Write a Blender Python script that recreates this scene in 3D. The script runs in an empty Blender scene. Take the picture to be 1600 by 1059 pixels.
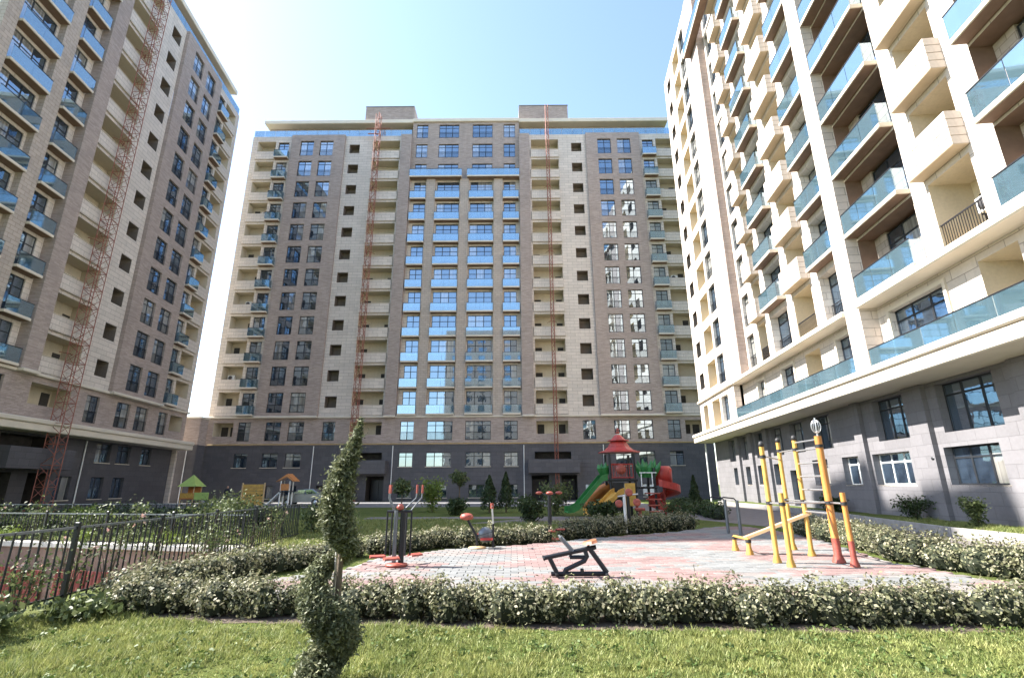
import bpy, math, random
import numpy as np
from mathutils import Vector, Matrix

random.seed(7); rng = np.random.default_rng(7)
scene = bpy.context.scene
COL = scene.collection
PI = math.pi

# ------------------------------------------------------------------ camera
cam_d = bpy.data.cameras.new('camera'); cam = bpy.data.objects.new('camera', cam_d); COL.objects.link(cam)
cam_d.sensor_fit = 'HORIZONTAL'; cam_d.sensor_width = 36.0; cam_d.lens = 36.0 * 784.99 / 1600.0
cam_d.clip_start = 0.1; cam_d.clip_end = 3000
cam.location = (0, 0, 1.7)
cam.rotation_euler = (Matrix.Rotation(PI/2 + 0.2822, 4, 'X') @ Matrix.Rotation(-0.0061, 4, 'Z')).to_euler()
scene.camera = cam

# ------------------------------------------------------------------ light
SUN_EL = math.radians(44.4)
SUN_AZ = math.atan2(0.16, -1.0)                    # direction towards the sun, in the ground plane
to_sun = Vector((math.cos(SUN_AZ)*math.cos(SUN_EL), math.sin(SUN_AZ)*math.cos(SUN_EL), math.sin(SUN_EL)))
world = bpy.data.worlds.new('World'); scene.world = world; world.use_nodes = True
wn = world.node_tree; wn.nodes.clear()
sky = wn.nodes.new('ShaderNodeTexSky'); sky.sky_type = 'NISHITA'; sky.sun_disc = False
sky.sun_elevation = SUN_EL; sky.sun_rotation = math.atan2(to_sun.x, to_sun.y)
sky.altitude = 0; sky.air_density = 1.0; sky.dust_density = 0.7; sky.ozone_density = 0.35
bg = wn.nodes.new('ShaderNodeBackground'); bg.inputs['Strength'].default_value = 0.092
wo = wn.nodes.new('ShaderNodeOutputWorld')
wn.links.new(sky.outputs[0], bg.inputs[0]); wn.links.new(bg.outputs[0], wo.inputs[0])
sun_d = bpy.data.lights.new('sun', 'SUN'); sun_d.energy = 3.7; sun_d.angle = math.radians(0.53); sun_d.color = (1.0, 0.955, 0.89)
sun = bpy.data.objects.new('sun', sun_d); COL.objects.link(sun)
sun.rotation_euler = to_sun.to_track_quat('Z', 'Y').to_euler(); sun.location = (-40, 10, 60)
scene.view_settings.view_transform = 'Standard'; scene.view_settings.look = 'None'
scene.view_settings.gamma = 1.0; scene.view_settings.use_curve_mapping = False
scene.view_settings.exposure = 2.35
try:
    scene.cycles.use_denoising = True; scene.cycles.max_bounces = 5; scene.cycles.diffuse_bounces = 3; scene.cycles.glossy_bounces = 3; scene.cycles.transparent_max_bounces = 8
    scene.cycles.use_adaptive_sampling = True; scene.cycles.sample_clamp_indirect = 8
except Exception: pass

# ------------------------------------------------------------------ materials
MATS = {}
def new_mat(name):
    m = bpy.data.materials.new(name); m.use_nodes = True
    nt = m.node_tree; nt.nodes.clear()
    out = nt.nodes.new('ShaderNodeOutputMaterial'); MATS[name] = m
    return m, nt, out
def N(nt, t, **kw):
    n = nt.nodes.new(t)
    for k, v in kw.items():
        if k in n.inputs: n.inputs[k].default_value = v
        else: setattr(n, k, v)
    return n
def rgb(c): return (c[0], c[1], c[2], 1.0)
def mixc(nt, fac, a, b, mode='MIX'):
    n = nt.nodes.new('ShaderNodeMix'); n.data_type = 'RGBA'; n.blend_type = mode
    for sock, v in ((n.inputs[0], fac), (n.inputs[6], a), (n.inputs[7], b)):
        if isinstance(v, bpy.types.NodeSocket): nt.links.new(v, sock)
        elif isinstance(v, (tuple, list)): sock.default_value = rgb(v)
        else: sock.default_value = v
    return n.outputs[2]
def ramp(nt, src, stops):
    n = nt.nodes.new('ShaderNodeValToRGB'); r = n.color_ramp
    while len(r.elements) < len(stops): r.elements.new(0.5)
    for e, (p, c) in zip(r.elements, stops): e.position = p; e.color = rgb(c) if len(c) == 3 else c
    nt.links.new(src, n.inputs[0]); return n.outputs[0]
def noise(nt, vec, scale, detail=4, rough=0.55):
    n = nt.nodes.new('ShaderNodeTexNoise'); n.inputs['Scale'].default_value = scale
    n.inputs['Detail'].default_value = detail; n.inputs['Roughness'].default_value = rough
    if vec is not None: nt.links.new(vec, n.inputs['Vector'])
    return n.outputs[0]
def simple(name, col, rough=0.5, metal=0.0, var=0.12, nscale=3.0, bump=0.0, spec=0.5):
    m, nt, out = new_mat(name)
    tc = N(nt, 'ShaderNodeTexCoord'); p = N(nt, 'ShaderNodeBsdfPrincipled')
    f = noise(nt, tc.outputs['Object'], nscale, 5)
    lo = tuple(c*(1-var) for c in col); hi = tuple(min(1, c*(1+var)) for c in col)
    nt.links.new(ramp(nt, f, [(0.3, lo), (0.7, hi)]), p.inputs['Base Color'])
    p.inputs['Roughness'].default_value = rough; p.inputs['Metallic'].default_value = metal
    p.inputs['Specular IOR Level'].default_value = spec
    if bump:
        b = N(nt, 'ShaderNodeBump'); b.inputs['Strength'].default_value = bump; b.inputs['Distance'].default_value = 0.02
        nt.links.new(noise(nt, tc.outputs['Object'], nscale*12, 4), b.inputs['Height']); nt.links.new(b.outputs[0], p.inputs['Normal'])
    nt.links.new(p.outputs[0], out.inputs[0]); return m
def masonry(name, col, bw, bh, mortar, mcol, var=0.18, rough=0.8, msize=0.012, stain=0.15, bump=0.6, offset=0.5):
    """stone cladding / brick courses on the facade coordinates (u + y, z)"""
    m, nt, out = new_mat(name)
    tc = N(nt, 'ShaderNodeTexCoord'); sx = N(nt, 'ShaderNodeSeparateXYZ'); nt.links.new(tc.outputs['Object'], sx.inputs[0])
    ad = N(nt, 'ShaderNodeMath'); ad.operation = 'ADD'; nt.links.new(sx.outputs[0], ad.inputs[0]); nt.links.new(sx.outputs[1], ad.inputs[1])
    cx = N(nt, 'ShaderNodeCombineXYZ'); nt.links.new(ad.outputs[0], cx.inputs[0]); nt.links.new(sx.outputs[2], cx.inputs[1])
    bt = N(nt, 'ShaderNodeTexBrick'); bt.offset = offset
    bt.inputs['Scale'].default_value = 1.0; bt.inputs['Brick Width'].default_value = bw; bt.inputs['Row Height'].default_value = bh
    bt.inputs['Mortar Size'].default_value = msize; bt.inputs['Mortar Smooth'].default_value = 0.1; bt.inputs['Bias'].default_value = 0.0
    bt.inputs['Color1'].default_value = rgb(tuple(c*(1-var) for c in col)); bt.inputs['Color2'].default_value = rgb(tuple(min(1, c*(1+var)) for c in col))
    bt.inputs['Mortar'].default_value = rgb(mcol)
    nt.links.new(cx.outputs[0], bt.inputs['Vector'])
    n1 = noise(nt, tc.outputs['Object'], 0.35, 6, 0.6); n2 = noise(nt, tc.outputs['Object'], 9.0, 4, 0.6)
    c = mixc(nt, stain, bt.outputs['Color'], ramp(nt, n1, [(0.3, tuple(x*0.45 for x in col)), (0.7, tuple(min(1, x*1.25) for x in col))]))
    c = mixc(nt, 0.12, c, ramp(nt, n2, [(0.3, tuple(x*0.5 for x in col)), (0.7, tuple(min(1, x*1.4) for x in col))]))
    # rain streaks running down the wall
    mp = N(nt, 'ShaderNodeMapping'); mp.inputs['Scale'].default_value = (1.3, 1.3, 0.05); nt.links.new(tc.outputs['Object'], mp.inputs[0])
    st = noise(nt, mp.outputs[0], 2.2, 5, 0.65)
    c = mixc(nt, ramp(nt, st, [(0.52, (0, 0, 0)), (0.75, (0.28, 0.28, 0.28))]), c, tuple(x*0.55 for x in col))
    p = N(nt, 'ShaderNodeBsdfPrincipled'); nt.links.new(c, p.inputs['Base Color']); p.inputs['Roughness'].default_value = rough
    p.inputs['Specular IOR Level'].default_value = 0.35
    b = N(nt, 'ShaderNodeBump'); b.inputs['Strength'].default_value = bump; b.inputs['Distance'].default_value = 0.02; b.invert = True
    nt.links.new(bt.outputs['Fac'], b.inputs['Height']); nt.links.new(b.outputs[0], p.inputs['Normal'])
    nt.links.new(p.outputs[0], out.inputs[0]); return m

masonry('beige', (0.635, 0.56, 0.49), 1.2, 0.40, 0.01, (0.26, 0.22, 0.185), var=0.09, msize=0.016, stain=0.2)
masonry('brown', (0.395, 0.32, 0.283), 0.50, 0.10, 0.01, (0.36, 0.29, 0.24), var=0.22, msize=0.010)
masonry('grey', (0.092, 0.088, 0.096), 0.9, 0.45, 0.01, (0.05, 0.05, 0.055), var=0.14, rough=0.5)
masonry('granite', (0.185, 0.178, 0.186), 0.9, 0.45, 0.01, (0.135, 0.13, 0.135), var=0.10, rough=0.6)
masonry('loggia_plaster', (0.63, 0.545, 0.41), 4.0, 3.2, 0.0, (0.45, 0.36, 0.22), var=0.05, msize=0.004, bump=0.2)
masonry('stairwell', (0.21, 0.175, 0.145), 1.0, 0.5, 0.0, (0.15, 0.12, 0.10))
masonry('block', (0.47, 0.395, 0.335), 0.6, 0.30, 0.01, (0.24, 0.19, 0.15), var=0.10, msize=0.014)
simple('cornice', (0.63, 0.56, 0.46), 0.75, var=0.07, nscale=0.7, bump=0.15)
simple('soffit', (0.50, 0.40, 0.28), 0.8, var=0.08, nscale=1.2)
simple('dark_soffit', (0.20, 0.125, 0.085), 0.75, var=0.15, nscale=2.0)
simple('frame', (0.022, 0.024, 0.028), 0.4, var=0.2)
simple('frame_white', (0.70, 0.68, 0.64), 0.45, var=0.05)
simple('railing', (0.02, 0.02, 0.024), 0.45, 0.3)
simple('concrete', (0.33, 0.315, 0.295), 0.85, var=0.18, nscale=1.2, bump=0.3)
simple('roof_metal', (0.16, 0.155, 0.15), 0.7, var=0.2, nscale=0.5)
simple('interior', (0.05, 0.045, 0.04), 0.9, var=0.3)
simple('mast_red', (0.27, 0.095, 0.065), 0.7, 0.1, var=0.35, nscale=2.0)
simple('gas_pipe', (0.50, 0.33, 0.09), 0.5)
simple('white_plastic', (0.72, 0.72, 0.70), 0.4, var=0.06)
simple('ac_grille', (0.06, 0.06, 0.065), 0.5)

def glass_pane(name, lo, hi, gloss, tint):
    """window glass: tinted reflective coating over a dim room, some with pale curtains drawn"""
    m, nt, out = new_mat(name)
    oi = N(nt, 'ShaderNodeObjectInfo'); tc = N(nt, 'ShaderNodeTexCoord')
    mp = N(nt, 'ShaderNodeMapping'); mp.inputs['Scale'].default_value = (14, 1, 0.15); nt.links.new(tc.outputs['Object'], mp.inputs[0])
    fold = noise(nt, mp.outputs[0], 1.0, 2)
    cur = ramp(nt, fold, [(0.35, tuple(c*0.55 for c in hi)), (0.65, hi)])
    sel = ramp(nt, oi.outputs['Random'], [(0.64, (0, 0, 0)), (0.66, (1, 1, 1))])
    n_room = noise(nt, tc.outputs['Object'], 1.3, 3)
    room = ramp(nt, n_room, [(0.35, tuple(c*0.4 for c in lo)), (0.7, tuple(c*1.6 for c in lo))])
    base = mixc(nt, sel, room, cur)
    d = N(nt, 'ShaderNodeBsdfDiffuse'); nt.links.new(base, d.inputs[0])
    g = N(nt, 'ShaderNodeBsdfGlossy'); g.inputs['Roughness'].default_value = 0.02; g.inputs['Color'].default_value = rgb(tint)
    b = N(nt, 'ShaderNodeBump'); b.inputs['Strength'].default_value = 0.05; b.inputs['Distance'].default_value = 0.05
    nt.links.new(noise(nt, tc.outputs['Object'], 1.6, 2), b.inputs['Height']); nt.links.new(b.outputs[0], g.inputs['Normal'])
    lw = N(nt, 'ShaderNodeLayerWeight'); lw.inputs['Blend'].default_value = 0.25
    mr = N(nt, 'ShaderNodeMapRange'); mr.inputs['From Min'].default_value = 0; mr.inputs['From Max'].default_value = 1
    mr.inputs['To Min'].default_value = gloss; mr.inputs['To Max'].default_value = 0.95; nt.links.new(lw.outputs['Fresnel'], mr.inputs['Value'])
    mx = N(nt, 'ShaderNodeMixShader'); nt.links.new(mr.outputs[0], mx.inputs[0]); nt.links.new(d.outputs[0], mx.inputs[1]); nt.links.new(g.outputs[0], mx.inputs[2])
    nt.links.new(mx.outputs[0], out.inputs[0]); return m
glass_pane('pane', (0.032, 0.046, 0.068), (0.42, 0.40, 0.36), 0.40, (0.68, 0.84, 0.98))
def balcony_glass(name, tint, gl, dif):
    m, nt, out = new_mat(name)
    t = N(nt, 'ShaderNodeBsdfTransparent'); t.inputs[0].default_value = rgb(tint)
    g = N(nt, 'ShaderNodeBsdfGlossy'); g.inputs['Roughness'].default_value = 0.03; g.inputs['Color'].default_value = (0.8, 0.93, 1.0, 1)
    d = N(nt, 'ShaderNodeBsdfDiffuse'); d.inputs[0].default_value = rgb(dif)
    lw = N(nt, 'ShaderNodeLayerWeight'); lw.inputs['Blend'].default_value = 0.3
    mr = N(nt, 'ShaderNodeMapRange'); mr.inputs['To Min'].default_value = gl; mr.inputs['To Max'].default_value = 0.95; nt.links.new(lw.outputs['Fresnel'], mr.inputs['Value'])
    m0 = N(nt, 'ShaderNodeMixShader'); m0.inputs[0].default_value = 0.24; nt.links.new(t.outputs[0], m0.inputs[1]); nt.links.new(d.outputs[0], m0.inputs[2])
    mx = N(nt, 'ShaderNodeMixShader'); nt.links.new(mr.outputs[0], mx.inputs[0]); nt.links.new(m0.outputs[0], mx.inputs[1]); nt.links.new(g.outputs[0], mx.inputs[2])
    nt.links.new(mx.outputs[0], out.inputs[0]); return m
balcony_glass('blue_glass', (0.56, 0.73, 0.82), 0.34, (0.22, 0.40, 0.50))

def leafy(name, lo, hi, tip=None, trans=0.25, t1=0.75, ns=2.2, nmix=0.35, nhi=None):
    m, nt, out = new_mat(name)
    ge = N(nt, 'ShaderNodeNewGeometry'); tc = N(nt, 'ShaderNodeTexCoord')
    f = noise(nt, tc.outputs['Object'], ns, 4, 0.65)
    a = ramp(nt, ge.outputs['Random Per Island'], [(0.0, lo), (t1, hi), (1.0, tip or hi)])
    c = mixc(nt, nmix, a, ramp(nt, f, [(0.33, lo), (0.68, nhi or hi)]))
    p = N(nt, 'ShaderNodeBsdfPrincipled'); nt.links.new(c, p.inputs['Base Color']); p.inputs['Roughness'].default_value = 0.55
    p.inputs['Specular IOR Level'].default_value = 0.3
    t = N(nt, 'ShaderNodeBsdfTranslucent'); nt.links.new(c, t.inputs[0])
    mx = N(nt, 'ShaderNodeMixShader'); mx.inputs[0].default_value = trans
    nt.links.new(p.outputs[0], mx.inputs[1]); nt.links.new(t.outputs[0], mx.inputs[2]); nt.links.new(mx.outputs[0], out.inputs[0]); return m
leafy('leaf_hedge', (0.045, 0.058, 0.026), (0.23, 0.225, 0.12), (0.50, 0.45, 0.33), 0.25, 0.62, 3.0, 0.25)
leafy('leaf_thuja', (0.050, 0.064, 0.034), (0.19, 0.205, 0.11), (0.33, 0.32, 0.19))
leafy('leaf_rose', (0.035, 0.055, 0.02), (0.13, 0.16, 0.06), (0.24, 0.26, 0.11))
leafy('leaf_dark', (0.018, 0.032, 0.012), (0.06, 0.09, 0.03))
leafy('leaf_bright', (0.07, 0.11, 0.02), (0.20, 0.26, 0.05))
leafy('grass_blade', (0.085, 0.125, 0.032), (0.27, 0.315, 0.090), (0.46, 0.43, 0.20), 0.3, 0.7, 2.3, 0.5, (0.37, 0.36, 0.125))
leafy('petal', (0.45, 0.22, 0.20), (0.62, 0.46, 0.40), (0.7, 0.62, 0.55))
simple('bark', (0.13, 0.095, 0.065), 0.9, var=0.3, nscale=8, bump=0.5)
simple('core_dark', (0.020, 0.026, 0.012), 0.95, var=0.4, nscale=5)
simple('stake', (0.45, 0.43, 0.40), 0.7)
simple('steel_dark', (0.022, 0.024, 0.028), 0.38, 0.4)
simple('steel_grey', (0.16, 0.175, 0.19), 0.35, 0.5)
simple('steel_bright', (0.55, 0.56, 0.57), 0.3, 0.8, var=0.05)
simple('paint_red', (0.36, 0.032, 0.024), 0.42, var=0.22, nscale=4)
simple('paint_coral', (0.30, 0.066, 0.045), 0.5, var=0.3, nscale=7)
simple('paint_orange', (0.52, 0.19, 0.045), 0.4, var=0.12)
simple('paint_yellow', (0.50, 0.29, 0.06), 0.5, var=0.22, nscale=5)
simple('paint_amber', (0.48, 0.20, 0.045), 0.45, var=0.15, nscale=6)
simple('saddle_tan', (0.27, 0.10, 0.045), 0.5, var=0.2, nscale=6)
simple('paint_green', (0.026, 0.165, 0.04), 0.45, var=0.25, nscale=4)
simple('paint_lime', (0.34, 0.46, 0.12), 0.5, var=0.1)
simple('plastic_tan', (0.55, 0.38, 0.20), 0.5, var=0.1)
simple('rubber', (0.02, 0.02, 0.02), 0.6)
simple('car_paint', (0.20, 0.205, 0.21), 0.25, 0.5, var=0.05)
simple('skin', (0.42, 0.26, 0.19), 0.6); simple('cloth_dark', (0.018, 0.02, 0.028), 0.9); simple('cloth_grey', (0.22, 0.22, 0.24), 0.9); simple('hair', (0.015, 0.011, 0.009), 0.7)
simple('red_sheet', (0.20, 0.042, 0.03), 0.55, 0.0, var=0.25, nscale=2.5)
simple('coping', (0.46, 0.43, 0.38), 0.8, var=0.1, nscale=1.5)
simple('brown_wall', (0.20, 0.13, 0.095), 0.9, var=0.3, nscale=2.0, bump=0.4)
simple('kerb_stone', (0.28, 0.265, 0.245), 0.85, var=0.15, nscale=4)

# ------------------------------------------------------------------ mesh helpers
class MB:
    def __init__(s): s.v = []; s.f = []; s.sm = []
    def add(s, vs, fs, smooth=False):
        o = len(s.v); s.v += [tuple(v) for v in vs]; s.f += [tuple(i + o for i in f) for f in fs]; s.sm += [smooth]*len(fs); return s
    def box(s, x0, x1, y0, y1, z0, z1):
        return s.add([(x0,y0,z0),(x1,y0,z0),(x1,y1,z0),(x0,y1,z0),(x0,y0,z1),(x1,y0,z1),(x1,y1,z1),(x0,y1,z1)],
                     [(3,2,1,0),(4,5,6,7),(0,1,5,4),(1,2,6,5),(2,3,7,6),(3,0,4,7)])
    def bbox(s, x0, x1, y0, y1, z0, z1, b=0.02):
        """box with chamfered upper and lower rims"""
        r = [(x0+b,y0+b,z0),(x1-b,y0+b,z0),(x1-b,y1-b,z0),(x0+b,y1-b,z0),(x0,y0,z0+b),(x1,y0,z0+b),(x1,y1,z0+b),(x0,y1,z0+b),
             (x0,y0,z1-b),(x1,y0,z1-b),(x1,y1,z1-b),(x0,y1,z1-b),(x0+b,y0+b,z1),(x1-b,y0+b,z1),(x1-b,y1-b,z1),(x0+b,y1-b,z1)]
        f = [(3,2,1,0),(12,13,14,15)]
        for k in (0,4,8):
            for i in range(4): j = (i+1) % 4; f.append((k+i,k+j,k+4+j,k+4+i))
        return s.add(r, f)
    def tube(s, pts, r, n=8, caps=True, smooth=True):
        pts = [Vector(p) for p in pts]; rs = r if isinstance(r, (list, tuple)) else [r]*len(pts)
        vs = []; fs = []; up = Vector((0,0,1)); prev = None
        for i, p in enumerate(pts):
            d = (pts[min(i+1, len(pts)-1)] - pts[max(i-1, 0)]); d = d.normalized() if d.length > 1e-9 else Vector((0,0,1))
            if prev is None:
                a = d.cross(up); a = a.normalized() if a.length > 1e-3 else Vector((1,0,0))
            else:
                a = prev - d*prev.dot(d); a = a.normalized() if a.length > 1e-4 else d.orthogonal().normalized()
            prev = a; b = d.cross(a)
            for k in range(n):
                t = 2*PI*k/n; vs.append(p + (a*math.cos(t) + b*math.sin(t))*rs[i])
        for i in range(len(pts)-1):
            for k in range(n): fs.append((i*n+k, i*n+(k+1)%n, (i+1)*n+(k+1)%n, (i+1)*n+k))
        s.add(vs, fs, smooth)
        if caps: s.add(vs[:n], [tuple(range(n-1,-1,-1))]); s.add(vs[-n:], [tuple(range(n))])
        return s
    def lathe(s, prof, c=(0,0,0), n=16, smooth=True):
        vs = []; fs = []
        for r, z in prof:
            for k in range(n): t = 2*PI*k/n; vs.append((c[0]+r*math.cos(t), c[1]+r*math.sin(t), c[2]+z))
        for i in range(len(prof)-1):
            for k in range(n): fs.append((i*n+k, i*n+(k+1)%n, (i+1)*n+(k+1)%n, (i+1)*n+k))
        fs.append(tuple(range(n-1,-1,-1))); fs.append(tuple((len(prof)-1)*n+k for k in range(n)))
        return s.add(vs, fs, smooth)
    def prism(s, poly, axis, a, b):
        """polygon extruded along an axis ('x','y','z') from a to b"""
        def P(p, t): return {'x': (t,p[0],p[1]), 'y': (p[0],t,p[1]), 'z': (p[0],p[1],t)}[axis]
        n = len(poly); vs = [P(p, a) for p in poly] + [P(p, b) for p in poly]
        fs = [tuple(range(n-1,-1,-1)), tuple(range(n,2*n))] + [(i,(i+1)%n,n+(i+1)%n,n+i) for i in range(n)]
        return s.add(vs, fs)
    def mesh(s, name, mat):
        me = bpy.data.meshes.new(name); me.from_pydata(s.v, [], s.f)
        if any(s.sm): me.polygons.foreach_set('use_smooth', s.sm)
        me.materials.append(MATS[mat]); me.update(); return me
    def build(s, name, mat, parent=None, loc=(0,0,0)):
        return put(name, s.mesh(name, mat), parent, loc)
def put(name, me, parent=None, loc=(0,0,0), rot=None):
    o = bpy.data.objects.new(name, me); COL.objects.link(o); o.parent = parent; o.location = loc
    if rot: o.rotation_euler = rot
    return o
def empty(name, loc=(0,0,0), rz=0.0):
    o = bpy.data.objects.new(name, None); COL.objects.link(o); o.location = loc; o.rotation_euler = (0,0,rz); o.empty_display_size = 0.3; return o
def tag(o, label=None, cat=None, group=None, kind=None):
    if label: o['label'] = label
    if cat: o['category'] = cat
    if group: o['group'] = group
    if kind: o['kind'] = kind
    return o
def copy_tree(o, parent=None):
    c = o.copy(); COL.objects.link(c); c.parent = parent
    for ch in list(o.children): copy_tree(ch, c)
    return c
CACHE = {}
def cached(key, fn):
    if key not in CACHE: CACHE[key] = fn()
    return CACHE[key]
def np_mesh(name, verts, faces_flat, nper, mat, smooth=False):
    me = bpy.data.meshes.new(name); nf = len(faces_flat)//nper
    me.vertices.add(len(verts)); me.vertices.foreach_set('co', np.asarray(verts, np.float32).ravel())
    me.loops.add(len(faces_flat)); me.loops.foreach_set('vertex_index', np.asarray(faces_flat, np.int32))
    me.polygons.add(nf); me.polygons.foreach_set('loop_start', np.arange(0, nf*nper, nper, dtype=np.int32)); me.polygons.foreach_set('loop_total', np.full(nf, nper, np.int32))
    me.materials.append(MATS[mat]); me.update(calc_edges=True); me.validate(); return me
def leaf_mesh(name, pts, size, mat, out=None, jitter=1.0, long=1.7):
    """a diamond shaped leaf, folded along its rib, at every point"""
    n = len(pts); d = rng.normal(size=(n,3))
    if out is not None: d = d*jitter + out*1.2
    d /= np.linalg.norm(d, axis=1, keepdims=True)
    a = rng.normal(size=(n,3)); a -= d*(a*d).sum(1, keepdims=True); a /= np.linalg.norm(a, axis=1, keepdims=True); b = np.cross(d, a)
    s = (size*rng.uniform(0.4, 1.65, n))[:,None]
    v = np.stack([pts - a*s*long*0.5, pts + b*s*0.5 + d*s*0.12, pts + a*s*long*0.5, pts - b*s*0.5 + d*s*0.12], 1).reshape(-1,3)
    return np_mesh(name, v, np.arange(4*n), 4, mat)

# ------------------------------------------------------------------ ground
m, nt, out = new_mat('lawn')
tc = N(nt, 'ShaderNodeTexCoord')
f1 = noise(nt, tc.outputs['Object'], 0.9, 6, 0.65); f2 = noise(nt, tc.outputs['Object'], 22, 4, 0.7)
c1 = ramp(nt, f1, [(0.30, (0.055, 0.085, 0.020)), (0.52, (0.10, 0.13, 0.032)), (0.75, (0.19, 0.175, 0.07))])
c2 = mixc(nt, 0.45, c1, ramp(nt, f2, [(0.3, (0.03, 0.05, 0.012)), (0.7, (0.17, 0.19, 0.06))]))
p = N(nt, 'ShaderNodeBsdfPrincipled'); nt.links.new(c2, p.inputs['Base Color']); p.inputs['Roughness'].default_value = 0.95; p.inputs['Specular IOR Level'].default_value = 0.1
b = N(nt, 'ShaderNodeBump'); b.inputs['Strength'].default_value = 0.9; b.inputs['Distance'].default_value = 0.05
nt.links.new(noise(nt, tc.outputs['Object'], 45, 3, 0.7), b.inputs['Height']); nt.links.new(b.outputs[0], p.inputs['Normal']); nt.links.new(p.outputs[0], out.inputs[0])
simple('paving_far', (0.155, 0.135, 0.13), 0.85, var=0.18, nscale=2.5, bump=0.3)
simple('asphalt', (0.16, 0.155, 0.155), 0.85, var=0.15, nscale=1.2, bump=0.3)

HOLE = [(-7.35, 6.6), (-7.55, 14.75), (-19.0, 17.6), (-19.0, 5.0)]
g = MB(); R_ = 900.0
outer = [(R_, -R_), (R_, R_), (-R_, R_), (-R_, -R_)]
g.add([(x, y, 0) for x, y in HOLE] + [(x, y, 0) for x, y in outer], [(0,4,5,1), (1,5,6,2), (2,6,7,3), (3,7,4,0)])
tag(g.build('ground', 'lawn'), kind='structure')

# sunken ramp behind the fence
ramp_e = MB()
ramp_e.add([(x, y, -2.4) for x, y in HOLE], [(0,1,2,3)])
tag(ramp_e.build('ramp_floor', 'concrete'), kind='structure')
def retain(name, a, b_, label, cop=True):
    A = Vector((a[0], a[1], 0)); B_ = Vector((b_[0], b_[1], 0)); L = (B_-A).length; r = empty(name, A, math.atan2(B_.y-A.y, B_.x-A.x))
    MB().box(0, L, 0.0, 0.25, -2.39, -0.03).build('wall', 'brown_wall', r)
    n = int(L//1.4); w = L/n
    for i in range(n if cop else 0):
        put('coping_stone', cached(('cop', round(w,3)), lambda: MB().bbox(0.008, w-0.008, -0.10, 0.38, -0.03, 0.115, 0.015).mesh('coping_stone', 'coping')), r, (i*w, 0, 0))
    return tag(r, label, 'retaining wall'), L
rw, Lw = retain('retaining_wall', HOLE[2], HOLE[1], 'brown retaining wall with white coping stones at far side of sunken ramp')
k = 0; x = 0.25
while x < Lw - 1.3:                                      # red ribbed sheets leaning on the far wall
    def sheet():
        q = MB(); 
        for i in range(9):
            q.prism([(i*0.13, -0.04), (i*0.13+0.05, -0.07), (i*0.13+0.085, -0.07), (i*0.13+0.13, -0.04), (i*0.13+0.13, -0.03), (i*0.13, -0.03)], 'z', -2.38, -0.62)
        return q.mesh('red_sheet', 'red_sheet')
    put('red_sheet', cached('redsheet', sheet), rw, (x, -0.02, random.uniform(-0.06, 0.05))); k += 1
    x += 1.25 if k % 4 else 1.6
rw2, _ = retain('retaining_wall', HOLE[1], HOLE[0], 'brown retaining wall below the near black fence, side of ramp', False)
rw3, _ = retain('retaining_wall', HOLE[3], HOLE[2], 'brown retaining wall at left end of the sunken ramp')
rw4, _ = retain('retaining_wall', HOLE[0], HOLE[3], 'brown retaining wall at near end of the sunken ramp', False)

# paths and courtyard drive
def sheet(name, pts, z, mat):
    q = MB(); q.add([(x, y, z) for x, y in pts], [tuple(range(len(pts)))]); return tag(q.build(name, mat), kind='structure')
sheet('courtyard_drive', [(-60, 43), (12, 43), (12, 58.8), (-60, 58.8)], 0.004, 'asphalt')
sheet('side_path', [(9.6, 4.0), (14.05, 4.0), (14.05, 17.2), (14.75, 21.0), (16.2, 28.0), (16.9, 36.0), (16.9, 42.9), (8.6, 42.9), (9.2, 26.0), (10.8, 20.5)], 0.004, 'paving_far')
sheet('cross_path', [(-8.0, 28.0), (8.5, 27.4), (8.5, 29.2), (-8.0, 29.8)], 0.008, 'paving_far')
sheet('cross_path', [(-2.0, 24.6), (3.4, 23.8), (4.2, 27.3), (0.5, 27.5)], 0.012, 'paving_far')
# raised planting bed along the right-hand block, with its kerb
BED = [(14.15, 4.0), (14.15, 17.2), (14.85, 21.0), (16.3, 28.0), (17.0, 36.0), (17.2, 44.0)]
q = MB(); n = len(BED)
q.add([(x, y, 0.26) for x, y in BED] + [(x+4.5, y, 0.30) for x, y in BED], [(i, i+n, i+n+1, i+1) for i in range(n-1)])
tag(q.build('planting_bed', 'lawn'), kind='structure')
kerb_root = tag(empty('bed_kerb', (14.1, 4, 0)), 'pale stone kerb edging the raised grass bed below right block', 'kerb')
for a, c in zip(BED[:-1], BED[1:]):
    A = Vector((a[0], a[1], 0)); D = Vector((c[0]-a[0], c[1]-a[1], 0)); cnt = max(1, int(D.length/1.0)); L = D.length/cnt
    for i in range(cnt):
        o = put('kerb_stone', cached(('kerb', round(L,3)), lambda: MB().bbox(0.006, L-0.006, -0.02, 0.12, 0.0, 0.31, 0.012).mesh('kerb_stone', 'kerb_stone')), kerb_root)
        o.location = A + D*(i/cnt) - Vector((14.1, 4, 0)); o.rotation_euler = (0, 0, math.atan2(D.y, D.x))

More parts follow.
